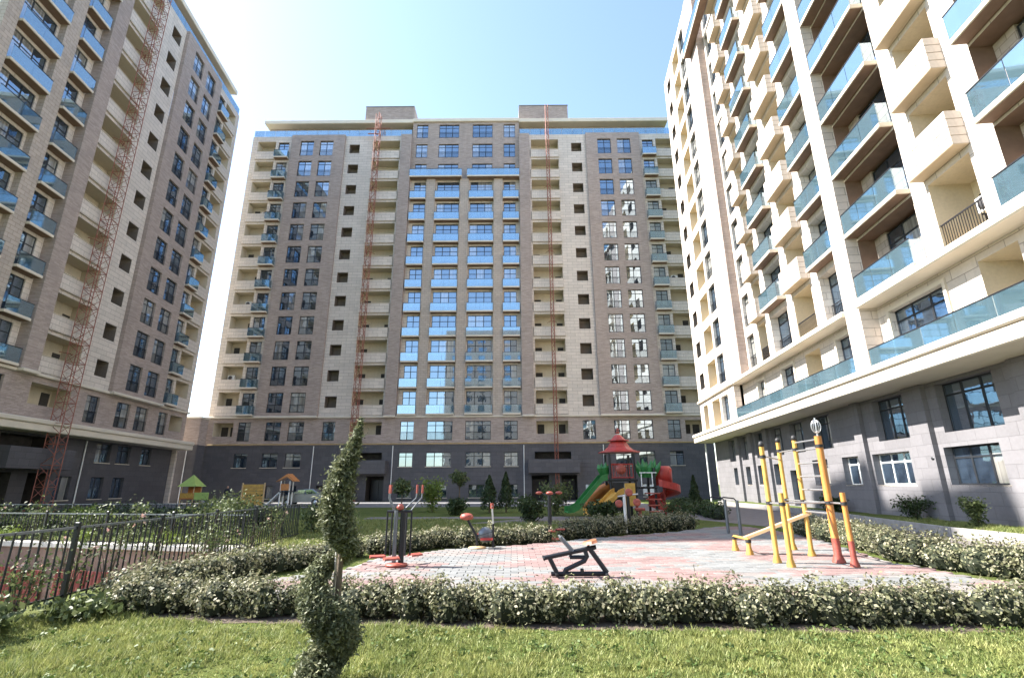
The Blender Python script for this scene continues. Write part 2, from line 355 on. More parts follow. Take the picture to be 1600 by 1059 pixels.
# ------------------------------------------------------------------ facade kit (local: x = along the facade, y = inward, z = up)
def S(k): return 9.6 + 3.2*k                                  # underside of floor slab k
def wall(B, u0, u1, z0, z1, y, ops, mat, back=0.5, name='wall'):
    """one wall sheet with openings; each opening (a,b,c,d,depth) gets its own reveals"""
    us = sorted({round(v,4) for v in [u0,u1] + [o[0] for o in ops] + [o[1] for o in ops] if u0-1e-6 <= v <= u1+1e-6})
    zs = sorted({round(v,4) for v in [z0,z1] + [o[2] for o in ops] + [o[3] for o in ops] if z0-1e-6 <= v <= z1+1e-6})
    q = MB(); idx = {}
    def V(u, z, yy):
        key = (u, z, yy)
        if key not in idx: idx[key] = len(q.v); q.v.append((u, yy, z))
        return idx[key]
    for i in range(len(us)-1):
        um = (us[i]+us[i+1])/2; oo = [o for o in ops if o[0] < um < o[1]]
        for j in range(len(zs)-1):
            zm = (zs[j]+zs[j+1])/2
            if any(o[2] < zm < o[3] for o in oo): continue
            q.f.append((V(us[i],zs[j],y), V(us[i+1],zs[j],y), V(us[i+1],zs[j+1],y), V(us[i],zs[j+1],y)))
    for a, b_, c, d, dep in ops:
        if dep <= 0: continue
        a, b_, c, d = (round(t,4) for t in (a,b_,c,d)); e = y + dep
        q.f += [(V(a,c,y),V(a,d,y),V(a,d,e),V(a,c,e)), (V(b_,d,y),V(b_,c,y),V(b_,c,e),V(b_,d,e)),
                (V(a,d,y),V(b_,d,y),V(b_,d,e),V(a,d,e)), (V(b_,c,y),V(a,c,y),V(a,c,e),V(b_,c,e))]
    e = y + back
    for uu in (us[0], us[-1]):
        q.f.append((V(uu,zs[0],y), V(uu,zs[-1],y), V(uu,zs[-1],e), V(uu,zs[0],e)))
    q.f.append((V(us[0],zs[-1],y), V(us[-1],zs[-1],y), V(us[-1],zs[-1],e), V(us[0],zs[-1],e)))
    q.f.append((V(us[0],zs[0],y), V(us[-1],zs[0],y), V(us[-1],zs[0],e), V(us[0],zs[0],e)))
    q.sm = [False]*len(q.f)
    return q.build(name, mat, B)
def recess_mesh(w, h, d, mat):
    q = MB(); q.add([(0,0,0),(w,0,0),(w,0,h),(0,0,h),(0,d,0),(w,d,0),(w,d,h),(0,d,h)], [(4,5,6,7),(0,3,7,4),(1,5,6,2),(3,2,6,7),(0,4,5,1)])
    return q.mesh('recess', mat)
def recess(B, a, b_, c, d, y, dep, mat='loggia_plaster', name='recess'):
    key = ('rec', round(b_-a,3), round(d-c,3), dep, mat)
    return put(name, cached(key, lambda: recess_mesh(b_-a, d-c, dep, mat)), B, (a, y+0.002, c))
def window(B, a, b_, c, d, y, ncol=2, transom=0.0, rail=False, fmat='frame', name='window', sill=False):
    """frame with mullions (part) and a pane behind every light (sub-parts)"""
    w, h = round(b_-a,3), round(d-c,3); t = 0.055
    def fr():
        q = MB(); 
        q.box(0, w, 0, 0.07, 0, t); q.box(0, w, 0, 0.07, h-t, h); q.box(0, t, 0, 0.07, t, h-t); q.box(w-t, w, 0, 0.07, t, h-t)
        for i in range(1, ncol): x = w*i/ncol; q.box(x-0.04, x+0.04, 0.003, 0.067, t, h-t)
        if transom: q.box(t, w-t, 0.006, 0.064, h-transom-0.035, h-transom+0.035)
        return q.mesh('window', fmat)
    o = put(name, cached(('fr', w, h, ncol, transom, fmat), fr), B, (a, y, c))
    pw = w/ncol
    def pane(): return MB().box(0, pw-0.09, 0, 0.012, 0, h-2*t+0.02).mesh('pane', 'pane')
    for i in range(ncol):
        put('pane', cached(('pane', round(pw,3), h), pane), o, (i*pw+0.045, 0.03, t-0.01))
    if rail:
        def rl():
            q = MB(); hh = 0.95
            q.box(-0.05, w+0.05, -0.10, -0.06, hh-0.04, hh); q.box(-0.05, w+0.05, -0.10, -0.06, 0.05, 0.09)
            nb = max(4, int(w/0.14))
            for i in range(nb+1): x = w*i/nb; q.box(x-0.009, x+0.009, -0.09, -0.07, 0.09, hh-0.04)
            return q.mesh('railing', 'railing')
        put('railing', cached(('rail', w), rl), o, (0, -0.02 if not sill else -0.02, 0))
    if sill:
        put('sill', cached(('sill', w), lambda: MB().box(-0.06, w+0.06, -0.30, -0.005, -0.06, 0.0).mesh('sill', 'cornice')), o)
    return o
def balcony(B, a, b_, z, yf, yb, h=1.05, sides=(True, True), th=0.22, slab='cornice', under=True):
    w = round(b_-a,3); dp = round(yb-yf,3)
    def sl():
        q = MB(); q.bbox(0, w, 0, dp, 0.02, th, 0.015); return q.mesh('balcony', slab)
    o = put('balcony', cached(('bal', w, dp, slab, th), sl), B, (a, yf, z))
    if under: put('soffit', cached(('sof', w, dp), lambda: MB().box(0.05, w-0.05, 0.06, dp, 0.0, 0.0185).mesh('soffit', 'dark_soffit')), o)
    npn = max(1, round(w/1.5)); pw = w/npn
    for i in range(npn):
        put('glass_panel', cached(('gp', round(pw,3), h), lambda: MB().box(0.015, pw-0.015, 0, 0.02, 0.0, h).mesh('glass_panel', 'blue_glass')), o, (i*pw, 0.03, th-0.06))
    for sd, x in zip(sides, (0.03, w-0.05)):
        if sd and dp > 0.35: put('glass_panel', cached(('gs', dp, h), lambda: MB().box(0, 0.02, 0.07, dp-0.03, 0, h).mesh('glass_panel', 'blue_glass')), o, (x, 0, th-0.06))
    put('handrail', cached(('hr', w), lambda: MB().box(0, w, 0.015, 0.065, 0, 0.045).mesh('handrail', 'railing')), o, (0, 0, th-0.06+h))
    return o
def slab_box(B, name, u0, u1, y0, y1, z0, z1, mat, b=0.03): return MB().bbox(u0, u1, y0, y1, z0, z1, b).build(name, mat, B)

def block_half(B, c0, s, H, podium):
    """half of a block: v runs from its outer corner (v = 0.4) to its middle axis (v = H); u = c0 + s*v"""
    def U(a, b_): return (c0+s*a, c0+s*b_) if s > 0 else (c0+s*b_, c0+s*a)
    FL = range(12); top = S(12) + 0.55
    # --- walls with openings
    ops = []
    for k in FL: ops += [(*U(1.2, 3.7), S(k)+1.25, S(k)+2.95, 0), (*U(4.05, 5.55), S(k)+0.30, S(k)+2.80, 0.2)]
    wall(B, *U(0.4, 6.0), 9.6, top, 0, ops, 'beige')
    for k in FL:
        a, b_ = U(1.2, 3.7); lo = recess(B, a, b_, S(k)+1.25, S(k)+2.95, 0, 1.3, name='loggia')
        put('parapet', cached(('lp1',), lambda: MB().bbox(-0.10, 2.60, -0.16, -0.004, -1.22, 0.02, 0.02).mesh('parapet', 'beige')), lo)
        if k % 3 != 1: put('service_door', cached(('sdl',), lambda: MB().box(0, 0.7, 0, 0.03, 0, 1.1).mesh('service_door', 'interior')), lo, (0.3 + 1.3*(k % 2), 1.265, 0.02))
        a, b_ = U(4.05, 5.55); window(B, a, b_, S(k)+0.3, S(k)+2.8, 0.2, 2, 0.5)
        a, b_ = U(3.85, 5.75); balcony(B, a, b_, S(k), -0.62, -0.003)
    ops = []
    for k in FL:
        for vc in (8.2, 10.9): ops.append((*U(vc-0.92, vc+0.92), S(k)+0.40, S(k)+2.78, 0.18))
    wall(B, *U(6.0, 13.4), 9.6, top, -0.35, ops, 'brown', back=0.34)
    for k in FL:
        for vc in (8.2, 10.9):
            a, b_ = U(vc-0.92, vc+0.92); window(B, a, b_, S(k)+0.40, S(k)+2.78, -0.17, 2, 0.5, rail=True)
    ops = []
    for k in FL: ops += [(*U(14.0, 15.4), S(k)+0.98, S(k)+2.35, 0), (*U(17.2, 20.95), S(k)+1.30, S(k)+2.95, 0)]
    wall(B, *U(13.4, 21.2), 9.6, top, 0, ops, 'beige')
    for k in FL:
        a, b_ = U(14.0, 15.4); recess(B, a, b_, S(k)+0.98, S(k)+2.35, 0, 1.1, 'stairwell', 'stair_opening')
        a, b_ = U(17.2, 20.95); lo = recess(B, a, b_, S(k)+1.30, S(k)+2.95, 0, 1.5, name='loggia')
        w = b_-a
        for x0, x1 in ((0.12, 0.95), (w-0.85, w-0.10)):
            if random.random() < 0.8:
                put('service_door', cached(('sd', round(x1-x0,2)), lambda: MB().box(0, x1-x0, 0, 0.03, 0, 0.85).mesh('service_door', 'interior')), lo, (x0, 1.465, 0.02))
        put('parapet', cached(('lp2',), lambda: MB().bbox(-0.06, 3.81, -0.16, -0.004, -1.26, -0.05, 0.02).mesh('parapet', 'beige')), lo)
        put('parapet_cap', cached(('pc', round(w,2)), lambda: MB().bbox(-0.08, w+0.08, -0.20, 0.12, -0.047, 0.0, 0.01).mesh('parapet_cap', 'cornice')), lo, (0, 0, 0.003))
    wall(B, *U(21.2, 22.6), 9.6, top, -0.35, [], 'brown', back=1.6)
    # --- recessed middle with the glass balconies
    ops = []
    for k in range(10): ops += [(*U(23.15, 24.75), S(k)+0.35, S(k)+2.95, 0.15), (*U(26.3, 29.3), S(k)+0.35, S(k)+2.95, 0.15)]
    wall(B, *U(22.6, H), 9.6, S(10)-0.01, 0.42, ops, 'beige')
    for k in range(10):
        for v0, v1, nc in ((23.15, 24.75, 2), (26.3, 29.3, 3)):
            a, b_ = U(v0, v1); window(B, a, b_, S(k)+0.35, S(k)+2.95, 0.50, nc, 0.75)
        for v0, v1 in ((22.75, 24.88), (26.12, 29.42)):
            a, b_ = U(v0, v1); balcony(B, a, b_, S(k), -0.30, 0.417, sides=(False, False))
    a, b_ = U(24.9, 26.1); slab_box(B, 'pier', a, b_, -0.05, 0.418, 9.6, S(10)-0.01, 'block', 0.02)
    a, b_ = U(29.45, H); slab_box(B, 'pier', a, b_, -0.05, 0.418, 9.6, S(10)-0.01, 'block', 0.02)
    ops = []
    for k in (10, 11, 12): ops += [(*U(23.15, 24.75), S(k)+0.35, S(k)+2.55, 0.15), (*U(26.3, 29.1), S(k)+0.35, S(k)+2.55, 0.15)]
    wall(B, *U(22.6, H), S(10), 50.9, 0.25, ops, 'brown')
    for k in (10, 11, 12):
        for v0, v1, nc in ((23.15, 24.75, 2), (26.3, 29.1, 3)):
            a, b_ = U(v0, v1); window(B, a, b_, S(k)+0.35, S(k)+2.55, 0.40, nc, 0.5, rail=(k > 10))
    a, b_ = U(22.62, H-0.35); balcony(B, a, b_, S(10), -0.55, 0.247, sides=(False, False))
    # --- ledges
    for k in FL: 
        pass
    for v0, v1, y in ((0.3, 6.0, -0.18), (6.0, 13.4, -0.55), (13.4, 21.2, -0.18), (21.2, 22.6, -0.55), (22.6, H, -0.12)):
        a, b_ = U(v0, v1); slab_box(B, 'ledge', a-0.0, b_, y, 0.5, 9.36, 9.597, 'cornice', 0.04)
    # --- attic set back behind a glass rail
    ops = [(*U(v0, v0+1.6), 48.5, 50.2, 0.12) for v0 in (3.2, 7.5, 10.2, 14.2, 18.0)]
    wall(B, *U(1.9, 22.6), 48.0, 50.79, 1.3, ops, 'block')
    for v0 in (3.2, 7.5, 10.2, 14.2, 18.0): a, b_ = U(v0, v0+1.6); window(B, a, b_, 48.5, 50.2, 1.42, 2)
    a, b_ = U(0.4, 22.6); slab_box(B, 'terrace', a, b_, 0.5, 1.29, 48.0, 48.2, 'concrete')
    n = 15; pw = 22.1/n
    for i in range(n):
        a, b_ = U(0.42+i*pw, 0.42+(i+1)*pw)
        put('terrace_glass', cached(('tg', round(pw,3)), lambda: MB().box(0.02, pw-0.02, 0, 0.02, 0, 1.05).mesh('terrace_glass', 'blue_glass')), B, (a, 0.12, top+0.02))
    a, b_ = U(1.6, 22.6); slab_box(B, 'roof_slab', a, b_, 0.10, 14.6, 50.80, 51.40, 'cornice', 0.05)
    a, b_ = U(22.6, H); slab_box(B, 'roof_slab', a, b_, 0.0, 14.6, 50.905, 51.45, 'cornice', 0.05)
    a, b_ = U(15.6, 22.6); slab_box(B, 'lift_house', a, b_, 0.6, 6.0, 51.453, 53.9, 'brown', 0.03)
    a, b_ = U(15.55, 22.55); slab_box(B, 'lift_house_roof', a, b_, 0.55, 6.05, 53.903, 54.05, 'roof_metal', 0.03)
    # --- podium: brick storey, then two stone storeys
    yb_ = podium['brick']; yg = podium['stone']; zg = podium['ztop']
    pw_ops = [(vc-0.92, vc+0.92) for vc in (8.2, 10.9)] + [(4.05, 5.55), (14.0, 15.5), (23.15, 24.75), (26.3, 29.3)]
    ops = [(*U(a, b_), 6.75, 8.95, 0.18) for a, b_ in pw_ops] + [(*U(17.2, 20.95), 7.4, 8.9, 0)] + [(*U(1.2, 3.5), 7.3, 8.9, 0)]
    wall(B, *U(0.4, H), podium['zb'], 9.357, yb_, ops, 'brown')
    for a, b_ in pw_ops:
        x0, x1 = U(a, b_); window(B, x0, x1, 6.75, 8.95, yb_+0.18, 3 if b_-a > 2.5 else 2, 0.5, rail=True)
    for v0, v1, zz in ((17.2, 20.95, 7.4), (1.2, 3.5, 7.3)):
        a, b_ = U(v0, v1); lo = recess(B, a, b_, zz, 8.9, yb_, 1.4, name='loggia')
        put('service_door', cached(('sdp',), lambda: MB().box(0, 0.8, 0, 0.03, 0, 1.2).mesh('service_door', 'interior')), lo, (0.2, 1.365, 0.02))
        put('service_door', cached(('sdp',), None), lo, (b_-a-1.0, 1.365, 0.02))
    r2 = [(vc-0.92, vc+0.92) for vc in (8.2, 10.9)] + [(4.0, 5.6), (23.15, 24.75), (26.3, 29.2)]
    gr = [(7.4, 9.0), (10.1, 11.7), (13.9, 15.5), (23.2, 24.8), (27.0, 28.8)]
    ops = [(*U(a, b_), 3.75, 5.35, 0.2) for a, b_ in r2] + [(*U(a, b_), podium['g0'], podium['g1'], 0.2) for a, b_ in gr]
    ops += [(*U(17.0, 21.2), 4.55, 5.35, 0), (*U(16.4, 18.2), 0.02, 2.75, 0), (*U(19.6, 21.6), 0.02, 2.75, 0)]
    wall(B, *U(0.4, H), 0, zg, yg, ops, podium['mat'])
    for a, b_ in r2: x0, x1 = U(a, b_); window(B, x0, x1, 3.75, 5.35, yg+0.2, 3 if b_-a > 2.5 else 2, 0.45, sill=True)
    for a, b_ in gr: x0, x1 = U(a, b_); window(B, x0, x1, podium['g0'], podium['g1'], yg+0.2, 2, 0, sill=True)
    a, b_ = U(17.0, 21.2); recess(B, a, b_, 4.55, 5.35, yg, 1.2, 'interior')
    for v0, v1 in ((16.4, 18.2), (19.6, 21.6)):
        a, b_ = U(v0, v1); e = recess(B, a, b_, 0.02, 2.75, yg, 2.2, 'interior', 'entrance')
        w = b_-a
        put('door', cached(('dr', round(w,2)), lambda: MB().box(0.05, w/2-0.02, 0, 0.05, 0, 2.3).box(w/2+0.02, w-0.05, 0, 0.05, 0, 2.3).mesh('door', 'frame')), e, (0, 1.8, 0.01))
    a, b_ = U(16.2, 22.0); slab_box(B, 'porch', a, b_, yg-1.5, yg-0.003, 2.95, 4.42, podium['mat'], 0.03)
    if podium.get('cornice'):
        a, b_ = U(-0.3, H); slab_box(B, 'cornice', a, b_, -0.75, yg+0.1, 5.52, 6.02, 'cornice', 0.05)
        slab_box(B, 'cornice_cap', a, b_, -0.85, yb_-0.003, 6.025, 6.36, 'cornice', 0.06)
    # --- services
    for v0 in (13.2, 22.4):
        a, b_ = U(v0, v0+0.11)
        MB().tube([((a+b_)/2, yg-0.10, 0.05), ((a+b_)/2, yg-0.10, zg-0.1)], 0.055, 8).build('downpipe', 'white_plastic', B)

# ---- centre block
CX, H = -6.3, 30.05
centre = tag(empty('apartment_block', (0, 59.427, 0), -0.0033), 'wide beige and brown fifteen storey block closing the far side of courtyard', 'apartment building')
pod_c = dict(brick=0.02, stone=0.06, ztop=6.24, zb=6.243, mat='grey', g0=0.35, g1=1.75)
block_half(centre, CX-H, 1, H, pod_c); block_half(centre, CX+H, -1, H, pod_c)
MB().tube([(-35.5, -0.12, 6.35), (23.0, -0.12, 6.35)], 0.045, 6).build('gas_pipe', 'gas_pipe', centre)
for u0 in (-36.0, 23.4-15.6*0): pass
slab_box(centre, 'side_wall', -35.9, -35.6, 0.503, 14.5, 0, 48.0, 'beige'); slab_box(centre, 'side_wall', 23.0, 23.3, 0.503, 14.5, 0, 48.0, 'beige')
slab_box(centre, 'rear_wall', -35.59, 22.99, 14.2, 14.5, 0, 50.6, 'beige')

# ---- left block (half of the same design, its long front facing right)
LH = 30.25
left = tag(empty('apartment_block', (-35.80, 55.737, 0), PI/2 + 0.0883), 'shaded beige and brown block on the left with rusty hoist mast', 'apartment building')
pod_l = dict(brick=0.05, stone=0.95, ztop=5.515, zb=6.365, mat='grey', g0=0.75, g1=2.55, cornice=True)
block_half(left, 0.1, -1, LH+0.1, pod_l)
slab_box(left, 'side_wall', -0.35, -0.05, 0.503, 14.5, 0, 48.0, 'beige'); slab_box(left, 'side_wall', -30.2, -29.9, 1.42, 14.5, 0, 50.6, 'beige')
slab_box(left, 'rear_wall', -29.89, -0.36, 14.2, 14.5, 0, 50.6, 'beige')

# ---- right block (sunlit)
right = tag(empty('apartment_block', (18.816, 50.456, 0), -(PI/2 + 0.1026)), 'sunlit cream block on the right with projecting box loggias and glass balconies', 'apartment building')
RB = right; UE = 46.0; top = S(12) + 0.6
FL = range(12)
ops = []
for k in FL: ops += [(1.25, 2.75, S(k)+0.95, S(k)+2.45, 0), (4.3, 6.85, S(k)+0.55, S(k)+2.85, 0), (7.35, 9.2, S(k)+0.35, S(k)+2.8, 0.25)]
wall(RB, 0, 10.6, 9.6, top, 0, ops, 'beige')
for k in FL:
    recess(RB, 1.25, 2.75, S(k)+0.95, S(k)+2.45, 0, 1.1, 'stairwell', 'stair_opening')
    lo = recess(RB, 4.3, 6.85, S(k)+0.55, S(k)+2.85, 0, 1.3, name='loggia')
    window(RB, 7.35, 9.2, S(k)+0.35, S(k)+2.8, 0.25, 2, 0.5, rail=True)
wall(RB, 10.6, 13.1, 9.6, top, -0.06, [], 'brown', back=0.6)
# near part: wall set back 0.55 m, boxes and balconies come forward to the line of the piers
YW = 0.55
BOX = [(15.7, 17.4), (21.6, 24.2), (33.6, 35.95), (42.8, 45.2)]
GLZ = [(18.0, 20.9), (24.9, 27.72)]
BAY = [(28.93, 32.85), (36.9, 41.2)]
def near_wall(u0, u1):
    ops = []
    for k in FL:
        if u0 < 14 < u1: ops.append((13.5, 14.9, S(k)+0.35, S(k)+2.8, 0.25))
        for a, b_ in BOX:
            if u0 <= a and b_ <= u1: ops.append((a+0.15, b_-0.15, S(k)+0.25, S(k)+2.95, 0))
        for a, b_ in GLZ:
            if u0 <= a and b_ <= u1: ops.append((a+0.12, b_-0.1, S(k)+0.27, S(k)+2.85, 0.5))
        for a, b_ in BAY:
            if u0 <= a and b_ <= u1: ops.append((a, b_, S(k)+0.26, S(k)+3.08, 0))
    wall(RB, u0, u1, 9.6, top, YW, ops, 'beige')
near_wall(13.1, 27.75); near_wall(28.9, UE)
ops = []
slab_box(RB, 'pier', 27.75, 28.9, 0.0, 1.2, 6.37, 52.0, 'beige', 0.02)
slab_box(RB, 'pier', 41.25, 42.4, 0.0, 0.548, 6.37, 52.0, 'beige', 0.02)
def box_loggia(k, a, b_):
    w = b_-a
    lo = recess(RB, a+0.15, b_-0.15, S(k)+0.25, S(k)+2.95, YW, 1.5, name='loggia')
    put('service_door', cached(('sdr',), lambda: MB().box(0, 0.8, 0, 0.03, 0, 2.05).mesh('service_door', 'interior')), lo, (0.25, 1.465, 0.02))
    if k == 0:
        def rl():
            q = MB(); q.box(0, w-0.3, 0, 0.04, 0.95, 1.0); q.box(0, w-0.3, 0, 0.04, 0.08, 0.12)
            for i in range(18): x = (w-0.3)*(i+0.5)/18; q.box(x-0.009, x+0.009, 0.01, 0.03, 0.12, 0.95)
            return q.mesh('railing', 'railing')
        put('railing', cached(('rlr', round(w,2)), rl), lo, (0, 0.05, 0)); return
    # solid projecting parapet built of four stone courses with open joints
    hc = 1.36/4
    core = put('parapet', cached(('par', round(w,2)), lambda: MB().box(0.02, w-0.02, 0.02, YW-0.003, 0.0, 1.35).mesh('parapet', 'block')), RB, (a, 0.0, S(k)+0.012))
    def course(): return MB().bbox(0, w, 0, YW-0.004, 0.008, hc-0.008, 0.012).mesh('stone_course', 'beige')
    for i in range(4): put('stone_course', cached(('crs', round(w,2)), course), core, (0, 0, i*hc))
    put('soffit', cached(('sofb', round(w,2)), lambda: MB().box(0.01, w-0.01, 0.01, YW-0.006, -0.010, 0.006).mesh('soffit', 'soffit')), core)
for k in FL:
    window(RB, 13.5, 14.9, S(k)+0.35, S(k)+2.8, YW+0.25, 2, 0.5, rail=True)
    for a, b_ in BOX: box_loggia(k, a, b_)
    for a, b_ in GLZ:
        window(RB, a+0.12, b_-0.1, S(k)+0.27, S(k)+2.85, YW+0.5, 2, 0.6, rail=(k == 0))
        if k: balcony(RB, a, b_, S(k), 0.0, YW-0.003, sides=(False, True))
    for a, b_ in BAY:
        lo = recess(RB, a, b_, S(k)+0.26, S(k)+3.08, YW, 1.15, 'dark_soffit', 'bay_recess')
        x0 = a+0.85; lo2 = slab_box(RB, 'bay_wall', a+0.01, x0-0.01, YW+0.75, YW+1.14, S(k)+0.27, S(k)+3.07, 'block', 0.01)
        window(RB, x0, b_-0.06, S(k)+0.28, S(k)+2.95, YW+0.80, 3, 0.6)
        balcony(RB, a, b_, S(k), 0.0, YW-0.003, sides=(False, True))
balcony(RB, 10.9, 27.70, S(10), -0.75, -0.065, sides=(True, False), th=0.3)
# ledge, brick storey, terrace glass, big cornice
slab_box(RB, 'ledge', -0.2, 10.6, -0.15, 0.5, 9.36, 9.598, 'cornice', 0.04)
slab_box(RB, 'ledge', 10.6, 27.74, -0.15, 1.0, 9.30, 9.598, 'cornice', 0.05)
slab_box(RB, 'ledge', 28.91, UE, -0.15, 1.0, 9.30, 9.598, 'cornice', 0.05)
for u0, u1, yy in ((0, 10.6, 0.05), (10.6, 27.75, 0.75), (28.9, UE, 0.75)):
    if u0 == 0: wins = [(7.35, 9.2)]; logs = [(1.25, 2.75), (4.3, 6.6)]
    elif u0 < 20: wins = [(13.9, 15.2), (18.2, 20.0), (25.2, 27.3)]; logs = [(21.6, 23.4)]
    else: wins = [(29.75, 33.0), (38.0, 41.0)]; logs = [(34.7, 36.3)]
    ops = [(a, b_, 6.75, 8.85, 0.3) for a, b_ in wins] + [(a, b_, 6.45, 8.95, 0) for a, b_ in logs]
    wall(RB, u0, u1, 6.365, 9.297 if u0 else 9.357, yy, ops, 'beige')
    for a, b_ in wins: window(RB, a, b_, 6.75, 8.85, yy+0.2, 3 if b_-a > 2.5 else 2, 0.5)
    for a, b_ in wins: 
        put('surround', cached(('sur', round(b_-a,2)), lambda: MB().box(-0.16, -0.004, -0.08, -0.003, -0.12, 2.26).box(b_-a+0.004, b_-a+0.16, -0.08, -0.003, -0.12, 2.26).box(-0.004, b_-a+0.004, -0.08, -0.003, 2.104, 2.26).mesh('surround', 'cornice')), RB, (a, yy, 6.75))
    for a, b_ in logs: recess(RB, a, b_, 6.45, 8.95, yy, 1.4, name='loggia')
for u0, u1 in ((10.7, 27.7), (28.95, UE-0.05)):
    n = int((u1-u0)/1.55); pw = (u1-u0)/n
    for i in range(n):
        put('terrace_glass', cached(('tgr', round(pw,3)), lambda: MB().box(0.012, pw-0.012, 0, 0.02, 0, 0.95).mesh('terrace_glass', 'blue_glass')), RB, (u0+i*pw, 0.02, 6.40))
    MB().box(u0, u1, 0.005, 0.05, 7.352, 7.39).build('handrail', 'railing', RB)
slab_box(RB, 'cornice', -0.7, UE, -0.70, 1.30, 5.56, 6.06, 'cornice', 0.04)
slab_box(RB, 'cornice_cap', -0.78, UE, -0.80, 1.30, 6.065, 6.36, 'cornice', 0.05)
# podium of pale granite with pilasters
YP = 1.15
up = [(3.9, 5.6), (7.2, 9.0), (10.6, 12.4), (13.8, 15.6), (17.0, 18.8), (20.4, 22.2), (26.4, 28.7), (30.7, 33.5), (36.6, 39.4)]
lw_ = [(4.6, 5.9), (7.7, 9.0), (10.4, 11.7), (13.5, 15.0), (19.4, 21.2), (22.8, 24.6), (25.6, 28.35), (30.4, 33.05), (36.4, 39.4)]
ops = [(a, b_, 3.55, 5.42, 0.3) for a, b_ in up] + [(a, b_, 1.6, 3.0, 0.3) for a, b_ in lw_] + [(16.1, 17.7, 0.3, 2.5, 0.3)]
wall(RB, -0.3, UE, 0, 5.555, YP, ops, 'granite')
for a, b_ in up: window(RB, a, b_, 3.55, 5.42, YP+0.3, 3 if b_-a > 2.2 else 2, 0.45)
for a, b_ in lw_: window(RB, a, b_, 1.6, 3.0, YP+0.3, 3 if b_-a > 2.2 else 2, 0.4, fmat='frame_white' if 20 < a < 29 else 'frame', sill=True)
d = window(RB, 16.1, 17.7, 0.3, 2.5, YP+0.3, 2, 0.5, name='door')
for u0, w_ in ((6.2, .8), (9.3, .8), (12.65, .7), (24.75, .7), (28.95, 1.2), (34.4, 1.4), (41.5, 1.2)):
    slab_box(RB, 'pilaster', u0, u0+w_, YP-0.20, YP-0.003, 0.0, 5.555, 'granite', 0.02)
MB().tube([(-0.55, 0.3, 0.05), (-0.55, 0.3, 5.5)], 0.07, 8).build('downpipe', 'white_plastic', RB)
MB().lathe([(0.10, 0), (0.12, 0.02), (0.12, 0.10), (0.05, 0.13)], (30.0, YP-0.12, 2.55), 12).build('wall_lamp', 'steel_dark', RB)
slab_box(RB, 'side_wall', 0.02, 0.3, 0.503, 14.5, 6.37, top, 'beige'); slab_box(RB, 'rear_wall', 0.31, UE, 14.2, 14.5, 0, top, 'beige')
slab_box(RB, 'side_wall', UE-0.3, UE-0.003, 1.66, 14.19, 0, top, 'beige')
slab_box(RB, 'side_wall', -0.295, -0.02, 1.655, 14.4, 0, 5.55, 'granite')
slab_box(RB, 'roof_slab', 0.0, UE, 1.06, 14.6, top+0.003, top+0.4, 'roof_metal', 0.04)

# ---- low link building between left and centre blocks
link = tag(empty('link_building', (-37.2, 57.2, 0), 0.0), 'low brown link between the left and centre blocks, pipes on its front', 'building')
wall(link, -3.2, 1.9, 6.2, 9.1, 0, [(-1.2, -0.3, 6.9, 8.6, 0.15)], 'brown', back=1.5)
wall(link, -3.2, 1.9, 0, 6.197, 0.05, [(-1.4, -0.2, 3.7, 5.3, 0.15)], 'grey', back=1.5)
window(link, -1.2, -0.3, 6.9, 8.6, 0.15, 1); window(link, -1.4, -0.2, 3.7, 5.3, 0.2, 2)
slab_box(link, 'parapet', -3.3, 2.0, -0.1, 1.6, 9.103, 9.35, 'cornice')
MB().tube([(0.9, -0.1, 0), (0.9, -0.1, 6.0)], 0.05, 6).build('downpipe', 'white_plastic', link)

# ---- block closing the courtyard behind the viewer; it shows in the lower window reflections
behind = tag(empty('apartment_block', (44.0, -38.0, 0), PI), 'plain beige block behind the viewer, mirrored in lower windows', 'apartment building')
ops = [(3.0+i*4.2, 5.0+i*4.2, 1.2+k*3.2, 3.2+k*3.2, 0.25) for i in range(15) for k in range(15)]
wall(behind, 0, 66, 0, 50, 0, ops, 'brown', back=12)
MB().box(0.3, 65.7, 0.25, 0.27, 0.5, 49.5).build('glazing', 'pane', behind)
